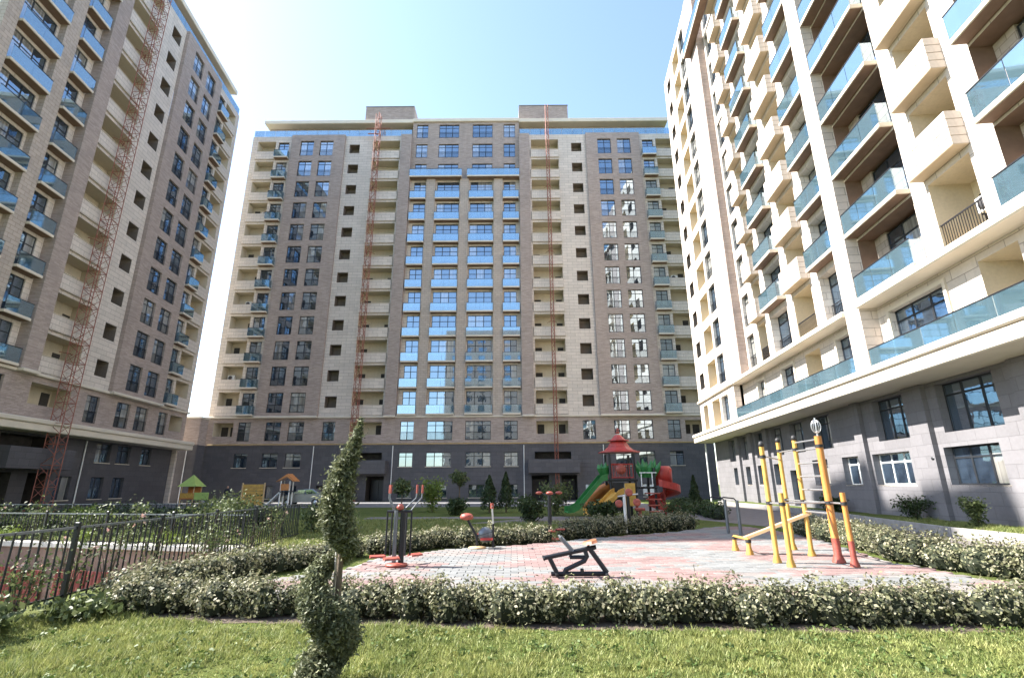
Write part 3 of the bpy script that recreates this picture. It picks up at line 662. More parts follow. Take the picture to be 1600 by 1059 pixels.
# ------------------------------------------------------------------ hoist masts on the facades
def section_mesh(w):
    q = MB(); h = 1.5; c = [(-w/2,-w/2),(w/2,-w/2),(w/2,w/2),(-w/2,w/2)]
    for x, y in c: q.tube([(x,y,0),(x,y,h)], 0.036, 4, smooth=False)
    for i in range(4):
        a, b_ = c[i], c[(i+1)%4]
        q.tube([(a[0],a[1],0.03),(b_[0],b_[1],0.03)], 0.024, 4, smooth=False); q.tube([(a[0],a[1],0.05),(b_[0],b_[1],h*0.5)], 0.022, 4, False, False); q.tube([(b_[0],b_[1],h*0.5),(a[0],a[1],h-0.03)], 0.022, 4, False, False)
    return q.mesh('mast_section', 'mast_red')
def mast(B, u, off, height, w, label, arm=True):
    P = B.matrix_basis if False else None
    rz = B.rotation_euler[2]; c, s = math.cos(rz), math.sin(rz)
    x = B.location[0] + c*u - s*(-off); y = B.location[1] + s*u + c*(-off)
    r = tag(empty('hoist_mast', (x, y, 0), rz), label, 'hoist mast', 'rusty lattice hoist masts standing against the blocks')
    me = cached(('ms', w), lambda: section_mesh(w)); n = int(height/1.5)
    for i in range(n): put('mast_section', me, r, (0, 0, 0.2+i*1.5))
    put('base_frame', cached(('mb', w), lambda: MB().bbox(-w, w, -w, w, 0, 0.2, 0.02).mesh('base_frame', 'mast_red')), r)
    for z in (11.5, 21.0, 30.5, 40.0):
        put('wall_tie', cached(('mt', w, off), lambda: MB().tube([(-0.1,w/2,0),(-0.6,off,0)], 0.03, 4).tube([(0.1,w/2,0),(0.6,off,0)], 0.03, 4).tube([(-0.35,w/2+0.15,0),(0.35,w/2+0.15,0)], 0.03, 4).mesh('wall_tie', 'mast_red')), r, (0, 0, z))
    if arm:
        zt = 0.2+n*1.5
        MB().tube([(-1.6,0,-2.2),(1.7,0,-2.2)], 0.07, 4).tube([(-1.4,0.2,-2.9),(0.2,0.2,-2.9)], 0.09, 4).tube([(0,0,-2.3),(0,0,0.5)], 0.06, 4).build('jib', 'mast_red', r, (0, 0, zt))
    return r
mast(centre, -18.3, 1.0, 51.5, 0.62, 'rusty lattice hoist mast left of the blue balconies on centre block')
mast(centre, 5.0, 0.9, 52.5, 0.36, 'slim rusty hoist mast right of the blue balconies on centre block', arm=False)
mast(left, -18.7, 0.9, 50.0, 0.85, 'red lattice hoist mast against the left block', arm=False)

# ------------------------------------------------------------------ air conditioners
def ac_proto():
    r = empty('air_conditioner', (0,0,0))
    MB().bbox(-0.42, 0.42, -0.15, 0.15, 0, 0.62, 0.03).build('case', 'white_plastic', r)
    MB().lathe([(0.02,0),(0.24,0.002),(0.24,0.02),(0.02,0.03)], (0,0,0), 18).build('fan_grille', 'ac_grille', r).matrix_local = Matrix.Translation((-0.10,-0.152,0.31)) @ Matrix.Rotation(PI/2, 4, 'X')
    MB().box(-0.36, -0.32, -0.10, 0.30, -0.06, -0.003).box(0.32, 0.36, -0.10, 0.30, -0.06, -0.003).build('bracket', 'steel_dark', r)
    return r
acs = [(right, 34.9, 1.55, S(0)+1.25, 'white air conditioner behind the dark railing of lowest loggia, right block'),
       (right, 36.0, 1.7, 6.55, 'white air conditioner on the terrace storey of right block, beside glass rail'),
       (right, 23.2, 1.3, S(1)+0.4, 'white air conditioner inside middle column box loggia of right block, low floor'),
       (centre, -33.6, 0.9, S(4)+1.35, 'air conditioner in corner loggia of centre block, fifth floor of twelve'),
       (centre, -34.4, 0.9, S(1)+1.35, 'air conditioner in corner loggia of centre block, second floor of twelve'),
       (centre, -33.2, 0.9, S(8)+1.35, 'air conditioner in corner loggia of centre block, ninth floor of twelve'),
       (centre, 20.4, 0.9, S(9)+1.35, 'air conditioner in right corner loggia of centre block, high up'),
       (centre, -32.9, 0.9, S(6)+1.35, 'air conditioner in corner loggia of centre block, seventh floor of twelve'),
       (centre, 21.0, 0.9, S(5)+1.35, 'air conditioner in right corner loggia of centre block, halfway up'),
       (left, -19.6, 1.0, S(3)+1.4, 'air conditioner in loggia behind the red mast of left block'),
       (right, 34.5, 1.4, S(4)+0.40, 'white air conditioner in box loggia of right block, fifth floor of twelve'),
       (left, -2.6, 0.9, S(0)+1.35, 'air conditioner in lowest far corner loggia of left block')]
ac0 = ac_proto()
for i, (B, u, y, z, lab) in enumerate(acs):
    o = ac0 if i == 0 else copy_tree(ac0)
    rz = B.rotation_euler[2]; c, s = math.cos(rz), math.sin(rz)
    o.location = (B.location[0]+c*u-s*y, B.location[1]+s*u+c*y, z); o.rotation_euler = (0,0,rz)
    tag(o, lab, 'air conditioner', 'air conditioners in the loggias')

# ------------------------------------------------------------------ paved exercise yard
YARD = [(-4.55, 8.0), (-4.7, 10.3), (-3.6, 11.2), (-3.3, 13.2), (-1.9, 14.6), (0.3, 15.6), (2.2, 17.2), (4.0, 18.3), (6.0, 19.6), (8.0, 21.6), (9.4, 21.4), (9.7, 17.9), (8.9, 14.4), (8.3, 11.9), (8.5, 9.9), (9.4, 8.4), (9.4, 7.0), (3.0, 7.35), (-1.0, 7.5)]
yard = sheet('exercise_yard', YARD, 0.004, 'concrete')
def inside(x, y, poly):
    c = False; n = len(poly)
    for i in range(n):
        x0, y0 = poly[i]; x1, y1 = poly[(i+1) % n]
        if (y0 > y) != (y1 > y) and x < (x1-x0)*(y-y0)/(y1-y0)+x0: c = not c
    return c
def paver_mat(name, col):
    m, nt, out = new_mat(name); oi = N(nt, 'ShaderNodeNewGeometry'); tc = N(nt, 'ShaderNodeTexCoord')
    a = ramp(nt, oi.outputs['Random Per Island'], [(0, tuple(c*0.82 for c in col)), (1, tuple(min(1,c*1.18) for c in col))])
    c = mixc(nt, 0.25, a, ramp(nt, noise(nt, tc.outputs['Object'], 1.1, 6), [(0.3, (0.12,0.112,0.106)), (0.7, (0.20,0.187,0.177))]))
    p = N(nt, 'ShaderNodeBsdfPrincipled'); nt.links.new(c, p.inputs['Base Color']); p.inputs['Roughness'].default_value = 0.85
    nt.links.new(p.outputs[0], out.inputs[0])
paver_mat('paver_red', (0.200, 0.115, 0.107)); paver_mat('paver_grey', (0.150, 0.158, 0.158)); paver_mat('paver_pale', (0.185, 0.163, 0.152))
PX, PY = 0.30, 0.20
cells = []
for j in range(int(15.5/PY)):
    for i in range(int(15/PX)):
        x = -5.0 + i*PX + (PX/2 if j % 2 else 0); y = 6.9 + j*PY
        if all(inside(x+dx, y+dy, YARD) for dx, dy in ((-PX/2,-PY/2),(PX/2,-PY/2),(PX/2,PY/2),(-PX/2,PY/2))):
            band = 0.8*math.sin(x*1.1 + 0.5*y) + 0.9*math.sin(y*3.3 - 0.35*x) + 0.5*math.sin(x*2.3) + random.uniform(-0.8, 0.8)
            cells.append((x, y, 'paver_red' if band > 0.35 else ('paver_grey' if band < -0.45 else 'paver_pale')))
cells.sort(key=lambda c: (c[1] < 7.9, c[1]))
def pav(q, x, y, z): q.bbox(x-PX/2+0.005, x+PX/2-0.005, y-PY/2+0.005, y+PY/2-0.005, 0.006, 0.052+z, 0.006)
rest = {'paver_red': MB(), 'paver_grey': MB(), 'paver_pale': MB()}
for i, (x, y, mt) in enumerate(cells):
    dz = random.uniform(-0.004, 0.004)
    if i < 300:
        def mk(mt=mt): q = MB(); pav(q, 0, 0, 0); return q.mesh('paver', mt)
        put('paver', cached(('pv', mt), mk), yard, (x, y, dz))
    else: pav(rest[mt], x, y, dz)
for mt, q in rest.items(): tag(q.build('paver_field', mt, yard), kind='stuff')

# ------------------------------------------------------------------ plants
def poly_resample(pts, step):
    out = []
    for a, b_ in zip(pts[:-1], pts[1:]):
        n = max(1, int(math.hypot(b_[0]-a[0], b_[1]-a[1])/step))
        for i in range(n): t = i/n; out.append((a[0]+(b_[0]-a[0])*t, a[1]+(b_[1]-a[1])*t))
    out.append(pts[-1]); return np.array(out)
def hedge(pts, w, h, label, dens, size, mat='leaf_hedge', lump=0.11):
    """row of small shrubs grown together: every shrub is a lumpy ball of leaves round a few dark twigs"""
    c = poly_resample(pts, 0.05); n = len(c); L = n*0.05
    t = np.gradient(c, axis=0); t /= np.linalg.norm(t, axis=1, keepdims=True)+1e-9; nn = np.stack([-t[:,1], t[:,0]], 1)
    o0 = Vector((c[0][0], c[0][1], 0))
    root = tag(empty('hedge', o0), label, 'hedge', 'low clipped hedges round the exercise yard')
    nb = int(L/0.23); Pl = []; Dl = []; tw = MB()
    for b_ in range(nb):
        i = min(n-1, int((b_+rng.uniform(0.2, 0.8))/nb*n)); side = rng.uniform(-0.22, 0.22)*w
        hb = h*rng.uniform(1-lump, 1+lump); rb = np.array([w*rng.uniform(0.36, 0.5), w*rng.uniform(0.36, 0.5), hb*0.54])
        ctr = np.array([c[i][0]+nn[i][0]*side-o0.x, c[i][1]+nn[i][1]*side-o0.y, hb*0.50])
        m_ = int(dens*0.17*rng.uniform(0.8, 1.15)); d = rng.normal(size=(m_,3)); d /= np.linalg.norm(d, axis=1, keepdims=True)
        ph = rng.uniform(0, 6, 4)
        lob = 1 + 0.30*np.sin(d[:,0]*6+ph[0])*np.sin(d[:,2]*5+ph[1]) + 0.20*np.sin(d[:,1]*9+ph[2])*np.sin(d[:,0]*8+ph[3])
        P = ctr + d*rb*(0.50+0.52*rng.random(m_)**0.55)[:,None]*lob[:,None]
        sp = rng.random(m_) < 0.06; P[sp] += np.abs(rng.normal(size=(sp.sum(),1)))*d[sp]*0.06*np.array([0.6, 0.6, 1.3])
        ok = P[:,2] > 0.015; Pl.append(P[ok]); Dl.append(d[ok]+np.array([0,0,0.35]))
        if dens > 2500:
            for k_ in range(5):
                e = ctr + rng.normal(size=3)*rb*0.5; tw.tube([(ctr[0]+rng.normal()*0.03, ctr[1]+rng.normal()*0.03, 0), tuple(ctr*np.array([1,1,0.8])), tuple(e)], [0.008, 0.006, 0.003], 4, False)
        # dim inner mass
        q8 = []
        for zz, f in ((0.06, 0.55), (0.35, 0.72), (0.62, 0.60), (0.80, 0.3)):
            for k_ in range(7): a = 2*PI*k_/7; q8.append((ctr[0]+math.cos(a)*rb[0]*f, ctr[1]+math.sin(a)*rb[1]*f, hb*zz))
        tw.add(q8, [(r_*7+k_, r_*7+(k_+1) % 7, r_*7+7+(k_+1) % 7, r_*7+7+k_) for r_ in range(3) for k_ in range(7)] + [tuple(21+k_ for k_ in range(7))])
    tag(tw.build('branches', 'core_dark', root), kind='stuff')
    put('foliage', leaf_mesh('foliage', np.concatenate(Pl), size, mat, np.concatenate(Dl), 0.9), root)
    return root
hedge([(-5.75, 8.0), (-4.2, 7.75), (-2.6, 7.55), (0, 7.30), (3, 7.10), (6.4, 6.98), (9.4, 6.9)], 0.62, 0.47, 'low leafy hedge along the front lawn, near edge of the paving', 5200, 0.026)
hedge([(-6.1, 8.5), (-5.5, 9.9), (-5.2, 10.9), (-4.4, 11.9), (-3.9, 13.6)], 0.72, 0.50, 'low hedge at left between the black fence and paving', 4200, 0.028)
hedge([(-3.7, 14.0), (-2.2, 15.2), (0.2, 16.1), (1.0, 16.5)], 0.75, 0.52, 'low hedge behind the stepper at back left of the paving', 3400, 0.032)
hedge([(1.7, 17.3), (3.6, 18.8), (5.8, 20.1), (6.7, 20.7)], 0.85, 0.62, 'low hedge in front of the play tower at back of the paving', 3000, 0.036)
hedge([(9.95, 18.6), (9.45, 14.6), (8.85, 12.2), (9.0, 10.2), (10.2, 8.8), (12.0, 7.6)], 0.95, 0.62, 'low hedge along right side of the paving beside path', 4200, 0.032)
hedge([(-26, 23.6), (-20, 23.2), (-14, 22.9), (-10.5, 22.6)], 1.2, 0.85, 'dark tangled hedge behind the sunken ramp at left', 1800, 0.06, 'leaf_dark', 0.2)
hedge([(10.2, 26.0), (10.9, 31), (11.6, 38)], 0.9, 0.7, 'dim hedge right of the play tower along side path', 1300, 0.06, 'leaf_dark')

simple('shade_soil', (0.085, 0.062, 0.045), 0.95, var=0.35, nscale=9, bump=0.6)  # dark soil colour standing in for the shade under the near hedge
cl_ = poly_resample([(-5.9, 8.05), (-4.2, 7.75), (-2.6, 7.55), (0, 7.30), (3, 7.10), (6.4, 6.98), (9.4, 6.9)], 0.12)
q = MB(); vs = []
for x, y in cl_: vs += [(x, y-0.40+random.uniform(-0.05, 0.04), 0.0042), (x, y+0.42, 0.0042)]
q.add(vs, [(2*i, 2*i+2, 2*i+3, 2*i+1) for i in range(len(cl_)-1)]); tag(q.build('hedge_shade_strip', 'shade_soil'), kind='structure')
# spiral clipped conifer in the foreground
def spiral_tree():
    pts = [(-1.527,2.34,0.02,.00),(-1.545,2.18,0.055,-.02),(-1.58,2.0,0.095,-.04),(-1.625,1.84,0.135,-.06),(-1.66,1.66,0.165,-.08),(-1.675,1.48,0.180,-.10),(-1.645,1.33,0.175,-.10),(-1.59,1.21,0.150,-.06),(-1.55,1.12,0.105,.03),
           (-1.60,1.07,0.07,.14),(-1.72,1.02,0.08,.15),(-1.81,0.94,0.115,.08),(-1.835,0.83,0.14,-.02),(-1.81,0.71,0.155,-.10),(-1.72,0.60,0.18,-.14),(-1.61,0.51,0.21,-.10),(-1.565,0.38,0.215,.02),(-1.63,0.27,0.20,.14),(-1.72,0.20,0.20,.08),(-1.76,0.10,0.205,-.04),(-1.70,0.02,0.21,-.12)]
    root = tag(empty('spiral_conifer', (-1.62, 5.0, 0)), 'tall spiral clipped conifer standing on the front lawn', 'topiary tree')
    MB().tube([(0.0,0.02,0),(0.03,0.02,0.6),(0.02,0.03,1.1),(0.05,0.02,1.7),(0.08,0,2.2)], [0.035,0.03,0.026,0.018,0.006], 8).build('trunk', 'bark', root)
    MB().tube([(-0.02,0.07,0),(-0.035,0.07,1.32)], 0.013, 6).build('stake', 'stake', root)
    A = np.array(pts); A[:,2] *= 0.80; A[:,0] += 0.03; t = np.linspace(0, len(A)-1, 400); cx = np.stack([np.interp(t, np.arange(len(A)), A[:,k]) for k in range(4)], 1)
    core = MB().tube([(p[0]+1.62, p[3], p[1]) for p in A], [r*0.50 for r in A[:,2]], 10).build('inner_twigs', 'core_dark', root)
    n = 46000; wgt = cx[:,2]**1.5; i = rng.choice(400, n, p=wgt/wgt.sum())
    d = rng.normal(size=(n,3)); d /= np.linalg.norm(d, axis=1, keepdims=True); d[:,2] += 0.25
    lob = 1 + 0.16*np.sin(d[:,0]*7 + t[i]*2.3) * np.sin(d[:,2]*6 + t[i]*3.7) + 0.10*np.sin(d[:,0]*13+t[i]*5)*np.sin(d[:,1]*11+d[:,2]*9)
    r = cx[i,2]*(0.62 + 0.46*rng.random(n)**0.7)*lob; st_ = rng.random(n) < 0.10; r[st_] += np.abs(rng.normal(size=st_.sum()))*0.036
    P = np.stack([cx[i,0]+1.62, cx[i,3], cx[i,1]], 1) + d*r[:,None]
    P = P[P[:,2] > 0.02]; d = d[:len(P)]
    put('foliage', leaf_mesh('foliage', P, 0.0135, 'leaf_thuja', np.c_[np.zeros(len(P)), np.zeros(len(P)), np.full(len(P), 0.8)], 1.0, 2.6), root)
spiral_tree()

# grass
def grass(name, poly, per, hgt, wid, label=None, z0=0.0):
    P = np.array(poly); x0, y0 = P.min(0); x1, y1 = P.max(0); n = int((x1-x0)*(y1-y0)*per)
    xs = rng.uniform(x0, x1, n); ys = rng.uniform(y0, y1, n)
    ins = np.zeros(n, bool); m = len(poly)
    for i in range(m):
        a, b_ = poly[i], poly[(i+1) % m]
        if a[1] == b_[1]: continue
        cond = ((a[1] > ys) != (b_[1] > ys)) & (xs < (b_[0]-a[0])*(ys-a[1])/(b_[1]-a[1])+a[0]); ins ^= cond
    patch = np.sin(xs*1.9+0.6*ys)+np.sin(ys*2.7-xs*1.1)+np.sin(xs*5.3+2)*np.sin(ys*4.9)
    keep = ins & (rng.random(n) < np.clip(0.72+0.2*patch, 0.3, 1)); xs, ys, patch = xs[keep], ys[keep], patch[keep]; n = len(xs)
    a = rng.uniform(0, 2*PI, n); cl = np.sin(xs*13+3*np.sin(ys*7))*np.sin(ys*15+2*np.sin(xs*9)); h = hgt*rng.uniform(0.5, 1.35, n)*(1+0.18*patch)*(1+0.8*np.clip(cl, -0.6, 1)); le = rng.uniform(0.2, 1.1, n)*h; b_ = rng.uniform(0, 2*PI, n)
    B_ = np.stack([xs, ys, np.full(n, z0)], 1); wv = np.stack([np.cos(a)*wid, np.sin(a)*wid, np.zeros(n)], 1)*0.5
    T = B_ + np.stack([np.cos(b_)*le, np.sin(b_)*le, h], 1)
    v = np.stack([B_-wv, B_+wv, T], 1).reshape(-1,3)
    o = put(name, np_mesh(name, v, np.arange(3*n), 3, 'grass_blade')); tag(o, label, 'grass', kind='stuff'); return o
grass('lawn_grass', [(-9, 3.2), (9.5, 3.2), (9.5, 6.52), (3, 6.72), (0, 6.92), (-4.2, 7.38), (-6.2, 7.9), (-7.3, 7.5), (-7.3, 6.4), (-9, 5.6)], 4200, 0.042, 0.013, 'short sunlit lawn grass in front of the near hedge')
def tufts(name, x0, x1, y0, y1, n, label):
    cx = rng.uniform(x0, x1, n); cy = rng.uniform(y0, y1, n); m_ = 26; k_ = rng.uniform(0.5, 1.5, n)
    X_ = np.repeat(cx, m_) + rng.normal(size=n*m_)*0.045*np.repeat(k_, m_); Y_ = np.repeat(cy, m_) + rng.normal(size=n*m_)*0.045*np.repeat(k_, m_)
    P = np.stack([X_, Y_, np.abs(rng.normal(size=n*m_))*0.025*np.repeat(k_, m_)+0.02], 1)
    tag(put(name, leaf_mesh(name, P, 0.021, 'leaf_clover', np.tile([0, 0, 0.9], (n*m_, 1)))), label, 'weeds', kind='stuff')
leafy('leaf_clover', (0.040, 0.075, 0.018), (0.12, 0.17, 0.045), (0.20, 0.22, 0.07))
tufts('lawn_weeds', -6.5, 9.0, 4.2, 6.8, 330, 'small clover and weed tufts dotted through the front lawn')
grass('lawn_grass', [(-8, 15.2), (-4.4, 14.2), (0.2, 17.0), (2, 18.5), (5.6, 21), (7.6, 23), (7.6, 27), (-2, 24), (-2, 27.6), (-22, 27)], 260, 0.09, 0.03, 'lawn grass behind the hedges, mostly in building shade')
grass('lawn_grass', [(14.35, 8), (16.3, 8), (16.9, 17), (17.4, 21.5), (15.0, 21.2), (14.35, 17.2)], 900, 0.07, 0.016, 'lawn grass on the raised bed below right block', z0=0.265)

# ------------------------------------------------------------------ fences
def fence(name, pts, h, label, step=0.13, post_every=16):
    o0 = Vector((pts[0][0], pts[0][1], 0)); root = tag(empty(name, o0), label, 'fence')
    pk = cached(('pk', h), lambda: MB().tube([(0,0,0.06),(0,0,h-0.03)], 0.0145, 5).mesh('picket', 'steel_dark'))
    po = cached(('po', h), lambda: MB().bbox(-0.03,0.03,-0.03,0.03,-0.02,h+0.05,0.008).mesh('post', 'steel_dark'))
    i = 0
    for a, b_ in zip(pts[:-1], pts[1:]):
        A = Vector((a[0],a[1],0)); D = Vector((b_[0]-a[0], b_[1]-a[1], 0)); n = int(D.length/step); ang = math.atan2(D.y, D.x)
        for j in range(n):
            p_ = A + D*(j/n) - o0
            o = put('post' if i % post_every == 0 else 'picket', po if i % post_every == 0 else pk, root, p_, (random.uniform(-0.015,0.015), random.uniform(-0.015,0.015), ang)); i += 1
        for z, hh in ((h-0.05, 0.035), (0.12, 0.03)):
            MB().box(0, D.length, -0.014, 0.014, z, z+hh).build('rail', 'steel_grey' if z > 0.5 else 'steel_dark', root, A-o0).rotation_euler = (0,0,ang)
    return root
fence('fence', [(-6.75, 6.2), (-6.85, 9.0), (-7.05, 12.5), (-7.2, 15.0), (-7.4, 18.5)], 1.13, 'black picket fence running back along right edge of the sunken ramp', 0.15, 14)
fence('fence', [(-19.4, 18.0), (-14, 16.6), (-7.5, 15.1)], 0.95, 'black picket fence along far side of the sunken ramp', 0.15)
fence('fence', [(-30, 26.2), (-16, 25.4)], 0.95, 'long distant picket fence in front of the left block', 0.2)

# ------------------------------------------------------------------ bushes
def bush(name, loc, r, h, label, cat='bush', mat='leaf_rose', n=900, size=0.035, flowers=0, stems=7, group=None):
    root = tag(empty(name, loc), label, cat, group)
    q = []
    for i in range(stems):
        a = random.uniform(0, 2*PI); t = random.uniform(0.3, 1.0)*r; hh = h*random.uniform(0.65, 1.05)
        tip = Vector((math.cos(a)*t, math.sin(a)*t, hh)); mid = tip*0.5 + Vector((random.uniform(-.06,.06), random.uniform(-.06,.06), 0.05))
        MB().tube([(0,0,0), mid, tip], [0.010, 0.007, 0.003], 5, False).build('stem', 'bark', root)
        q.append((mid, tip))
    cnt = n//stems; P = []
    for mid, tip in q:
        t = rng.random(cnt)[:,None]**0.7; base = np.where(t < 0.35, np.array(mid)*(t/0.35), np.array(mid)+(np.array(tip)-np.array(mid))*((t-0.35)/0.65))
        P.append(base + rng.normal(size=(cnt,3))*np.array([0.28*r, 0.28*r, 0.07*h+0.02]))
    P = np.concatenate(P); P[:,2] = np.abs(P[:,2])
    put('foliage', leaf_mesh('foliage', P, size, mat), root)
    for i in range(flowers):
        mid, tip = random.choice(q)
        c = Vector(tip) + Vector((random.uniform(-.1,.1), random.uniform(-.1,.1), random.uniform(-0.15*h,0.03)))
        pts = np.array(c) + rng.normal(size=(14,3))*0.016
        put('flower', leaf_mesh('flower', pts, 0.03, 'petal', None, 1, 1.0), root)
    return root
ordn = ['first', 'second', 'third', 'fourth', 'fifth', 'sixth', 'seventh', 'eighth', 'ninth', 'tenth', 'eleventh', 'twelfth']
for i in range(10):
    y = 6.45 + i*1.0 + random.uniform(-0.2, 0.2)
    bush('rose_bush', (-6.55 - 0.045*(y-6.4) + random.uniform(-0.35, 0.12), y, 0), random.uniform(0.30, 0.45), random.uniform(0.75, 1.25), f'straggly rose bush, {ordn[i]} along the near black fence counting from the camera', 'rose bush', n=random.randint(240, 460), size=0.030, flowers=random.randint(0, 3), group='rose bushes along the near fence')
for i in range(9):
    x = -18.5 + i*1.25 + random.uniform(-0.3, 0.3); y = 15.3 - (x+7.5)*0.255 + random.uniform(0.3, 0.9)
    bush('rose_bush', (x, y, 0), random.uniform(0.4, 0.6), random.uniform(0.8, 1.3), f'dusty rose bush beyond the sunken ramp, {ordn[i]} from the left', 'rose bush', n=460, size=0.045, flowers=random.randint(0, 2), group='rose bushes beyond the ramp')
for i in range(6):
    bush('ramp_weed', (-8.4 - i*1.5, 14.75 + (0.255*(i*1.5+0.9)), 0.02), 0.35, 0.45, f'weed trailing over the white coping of ramp, {ordn[i]} from the right', 'weed', 'leaf_bright' if i % 2 else 'leaf_rose', 380, 0.04, group='weeds on the ramp coping')
for (x, y, r, h, mat, lab) in [(-5.9, 7.6, .5, .24, 'leaf_rose', 'low green weed patch at the foot of fence by hedge end'), (-6.4, 6.6, .5, .3, 'leaf_rose', 'low weeds at the foot of the fence, left edge of lawn'),
        (0.9, 25.4, .75, 1.1, 'leaf_dark', 'round dark bush on the shaded lawn behind spinner'), (-5.3, 34.8, .8, 2.0, 'leaf_bright', 'spiky pale shrub near the centre block left entrance'),
        (2.4, 30.6, .9, 1.7, 'leaf_rose', 'pale rounded shrub left of the green slide'), (-3.4, 31.5, .7, .9, 'leaf_dark', 'low dark shrub on the far lawn beside cross path'),
        (15.3, 17.6, .35, .9, 'leaf_rose', 'sparse young shrub on the raised bed, right edge of frame'), (16.2, 21.4, .5, .8, 'leaf_dark', 'dark shrub against the granite podium of right block'),
        (16.6, 27.5, .5, .7, 'leaf_dark', 'small dark shrub on the raised bed further along right block'), (-9.4, 18.0, .8, 1.4, 'leaf_rose', 'tall tangled shrub behind end of the near fence'),
        (-10.8, 19.5, .9, 1.3, 'leaf_rose', 'tangled shrub left of the near fence end'), (-7.8, 20.6, .8, 1.0, 'leaf_rose', 'pale shrub on far lawn behind spiral conifer'),
        (-16.5, 20.5, .6, .9, 'leaf_bright', 'bright yellow green shrub beyond the sunken ramp'), (4.0, 24.6, .7, .9, 'leaf_dark', 'dark shrub below the yellow slide'), (7.6, 23.6, .8, 1.0, 'leaf_dark', 'dark shrub at right end of the play tower hedge')]:
    bush('shrub', (x, y, 0.27 if x > 14.5 else 0), r, h, lab, 'shrub', mat, 1500, 0.05 if y < 24 else 0.08, stems=9)
def conifer(loc, h, r, lab):
    root = tag(empty('conifer', loc), lab, 'conifer', 'young conifers on the far lawn')
    MB().tube([(0,0,0),(0,0,h*0.9)], [0.05,0.01], 6).build('trunk', 'bark', root)
    n = 2600; t = rng.random(n)**0.8; a = rng.uniform(0, 2*PI, n); rr = r*(1-t)**0.8*(0.55+0.5*rng.random(n))*(1+0.2*np.sin(a*3+t*14))
    P = np.stack([np.cos(a)*rr, np.sin(a)*rr, 0.2+t*(h-0.2)], 1); put('crown', leaf_mesh('crown', P, 0.07, 'leaf_dark', np.stack([np.cos(a),np.sin(a),0.5+0*a],1)), root)
conifer((-1.5, 33.5, 0), 2.3, 0.65, 'young dark conifer on far lawn, left of the pair')
conifer((-0.45, 33.9, 0), 2.5, 0.6, 'young dark conifer on far lawn, right of the pair')
conifer((11.4, 33.0, 0), 2.2, 0.45, 'slim dark conifer between play tower and right block')
def young_tree(loc, h, lab):
    root = tag(empty('young_tree', loc), lab, 'tree', 'young trees on the far lawn')
    q = MB().tube([(0,0,0),(0.03,0.02,h*0.5),(0.0,0.05,h*0.8)], [0.05,0.04,0.02], 6); q.build('trunk', 'bark', root)
    for i in range(5):
        a = i*1.26; MB().tube([(0,0.04,h*0.55),(math.cos(a)*0.35,math.sin(a)*0.35,h*0.85)], [0.02,0.006], 5, False).build('limb', 'bark', root)
    n = 1300; d = rng.normal(size=(n,3)); d /= np.linalg.norm(d,axis=1,keepdims=True); r = 0.75*rng.random(n)**0.4*(1+0.25*np.sin(d[:,0]*5)*np.sin(d[:,2]*6))
    P = d*r[:,None]*np.array([0.9,0.9,0.75]) + np.array([0,0,h*0.85]); put('crown', leaf_mesh('crown', P, 0.075, 'leaf_rose', d), root)
young_tree((-7.3, 34.5, 0), 1.9, 'young leafy tree in front of left entrance of centre block')
young_tree((-3.9, 38.0, 0), 2.6, 'young leafy tree under the blue balconies of centre block')

# ------------------------------------------------------------------ exercise machines
def pipe_thing(name, loc, label, cat, parts, group='outdoor exercise machines on the paving'):
    r = tag(empty(name, loc), label, cat, group)
    for nm, mat, q in parts: q.build(nm, mat, r)
    return r
Z0 = 0.055
# seated push machine (dark tubes, orange saddle)
X0, YR = 1.2, 10.2
def X(p, dy=0.0): return (p[0]-X0, dy, p[1]-Z0+0.03)
t_ = 0.042
pipe_thing('rowing_machine', (X0, YR, Z0), 'black tube push machine with orange saddle on open paving', 'exercise machine', [
    ('base_bar', 'steel_dark', MB().tube([X((0.70,.075)), X((1.76,.075))], 0.042, 8).tube([X((0.80,.075),-0.22), X((0.80,.075),0.22)], 0.028, 8).tube([X((1.72,.075),-0.22), X((1.72,.075),0.22)], 0.028, 8)),
    ('front_leg', 'steel_dark', MB().tube([X((0.81,.09)), X((0.675,.36))], t_, 8)),
    ('main_beam', 'steel_dark', MB().tube([X((0.58,.35)), X((1.56,.535))], t_, 8)),
    ('foot_rest', 'steel_dark', MB().tube([X((0.57,.35),-0.2), X((0.57,.35),0.2)], 0.022, 8)),
    ('rear_leg', 'steel_dark', MB().tube([X((1.43,.52)), X((1.745,.09))], t_+0.004, 8)),
    ('lever', 'steel_dark', MB().tube([X((0.95,.09)), X((0.965,.14)), X((1.34,.30)), X((1.385,.37)), X((1.345,.49))], 0.042, 8)),
    ('link_bar', 'steel_dark', MB().tube([X((1.06,.36)), X((1.37,.36))], 0.036, 8).tube([X((1.06,.36)), X((1.10,.455))], 0.022, 8)),
    ('handle_bar', 'steel_grey', MB().tube([X((1.13,.45)), X((0.89,.72))], 0.040, 8).tube([X((0.89,.72),-0.24), X((0.89,.72),0.24)], 0.020, 8)),
    ('saddle_post', 'steel_dark', MB().tube([X((1.41,.5)), X((1.42,.6))], 0.024, 8)),
    ('saddle', 'saddle_tan', MB().add([X(p_, dy) for p_, dy in [((1.30,.585),0),((1.36,.575),-.10),((1.46,.60),-.17),((1.57,.63),-.15),((1.60,.635),0),((1.57,.63),.15),((1.46,.60),.17),((1.36,.575),.10),((1.32,.63),0),((1.38,.635),-.08),((1.46,.65),-.14),((1.55,.672),-.12),((1.57,.68),0),((1.55,.672),.12),((1.46,.65),.14),((1.38,.635),.08)]],
        [tuple(range(7,-1,-1)), tuple(range(8,16))] + [(i,(i+1)%8,8+(i+1)%8,8+i) for i in range(8)])),
    ('stop_block', 'rubber', MB().bbox(1.25-X0, 1.31-X0, -0.04, 0.04, 0.05, 0.14, 0.01))])
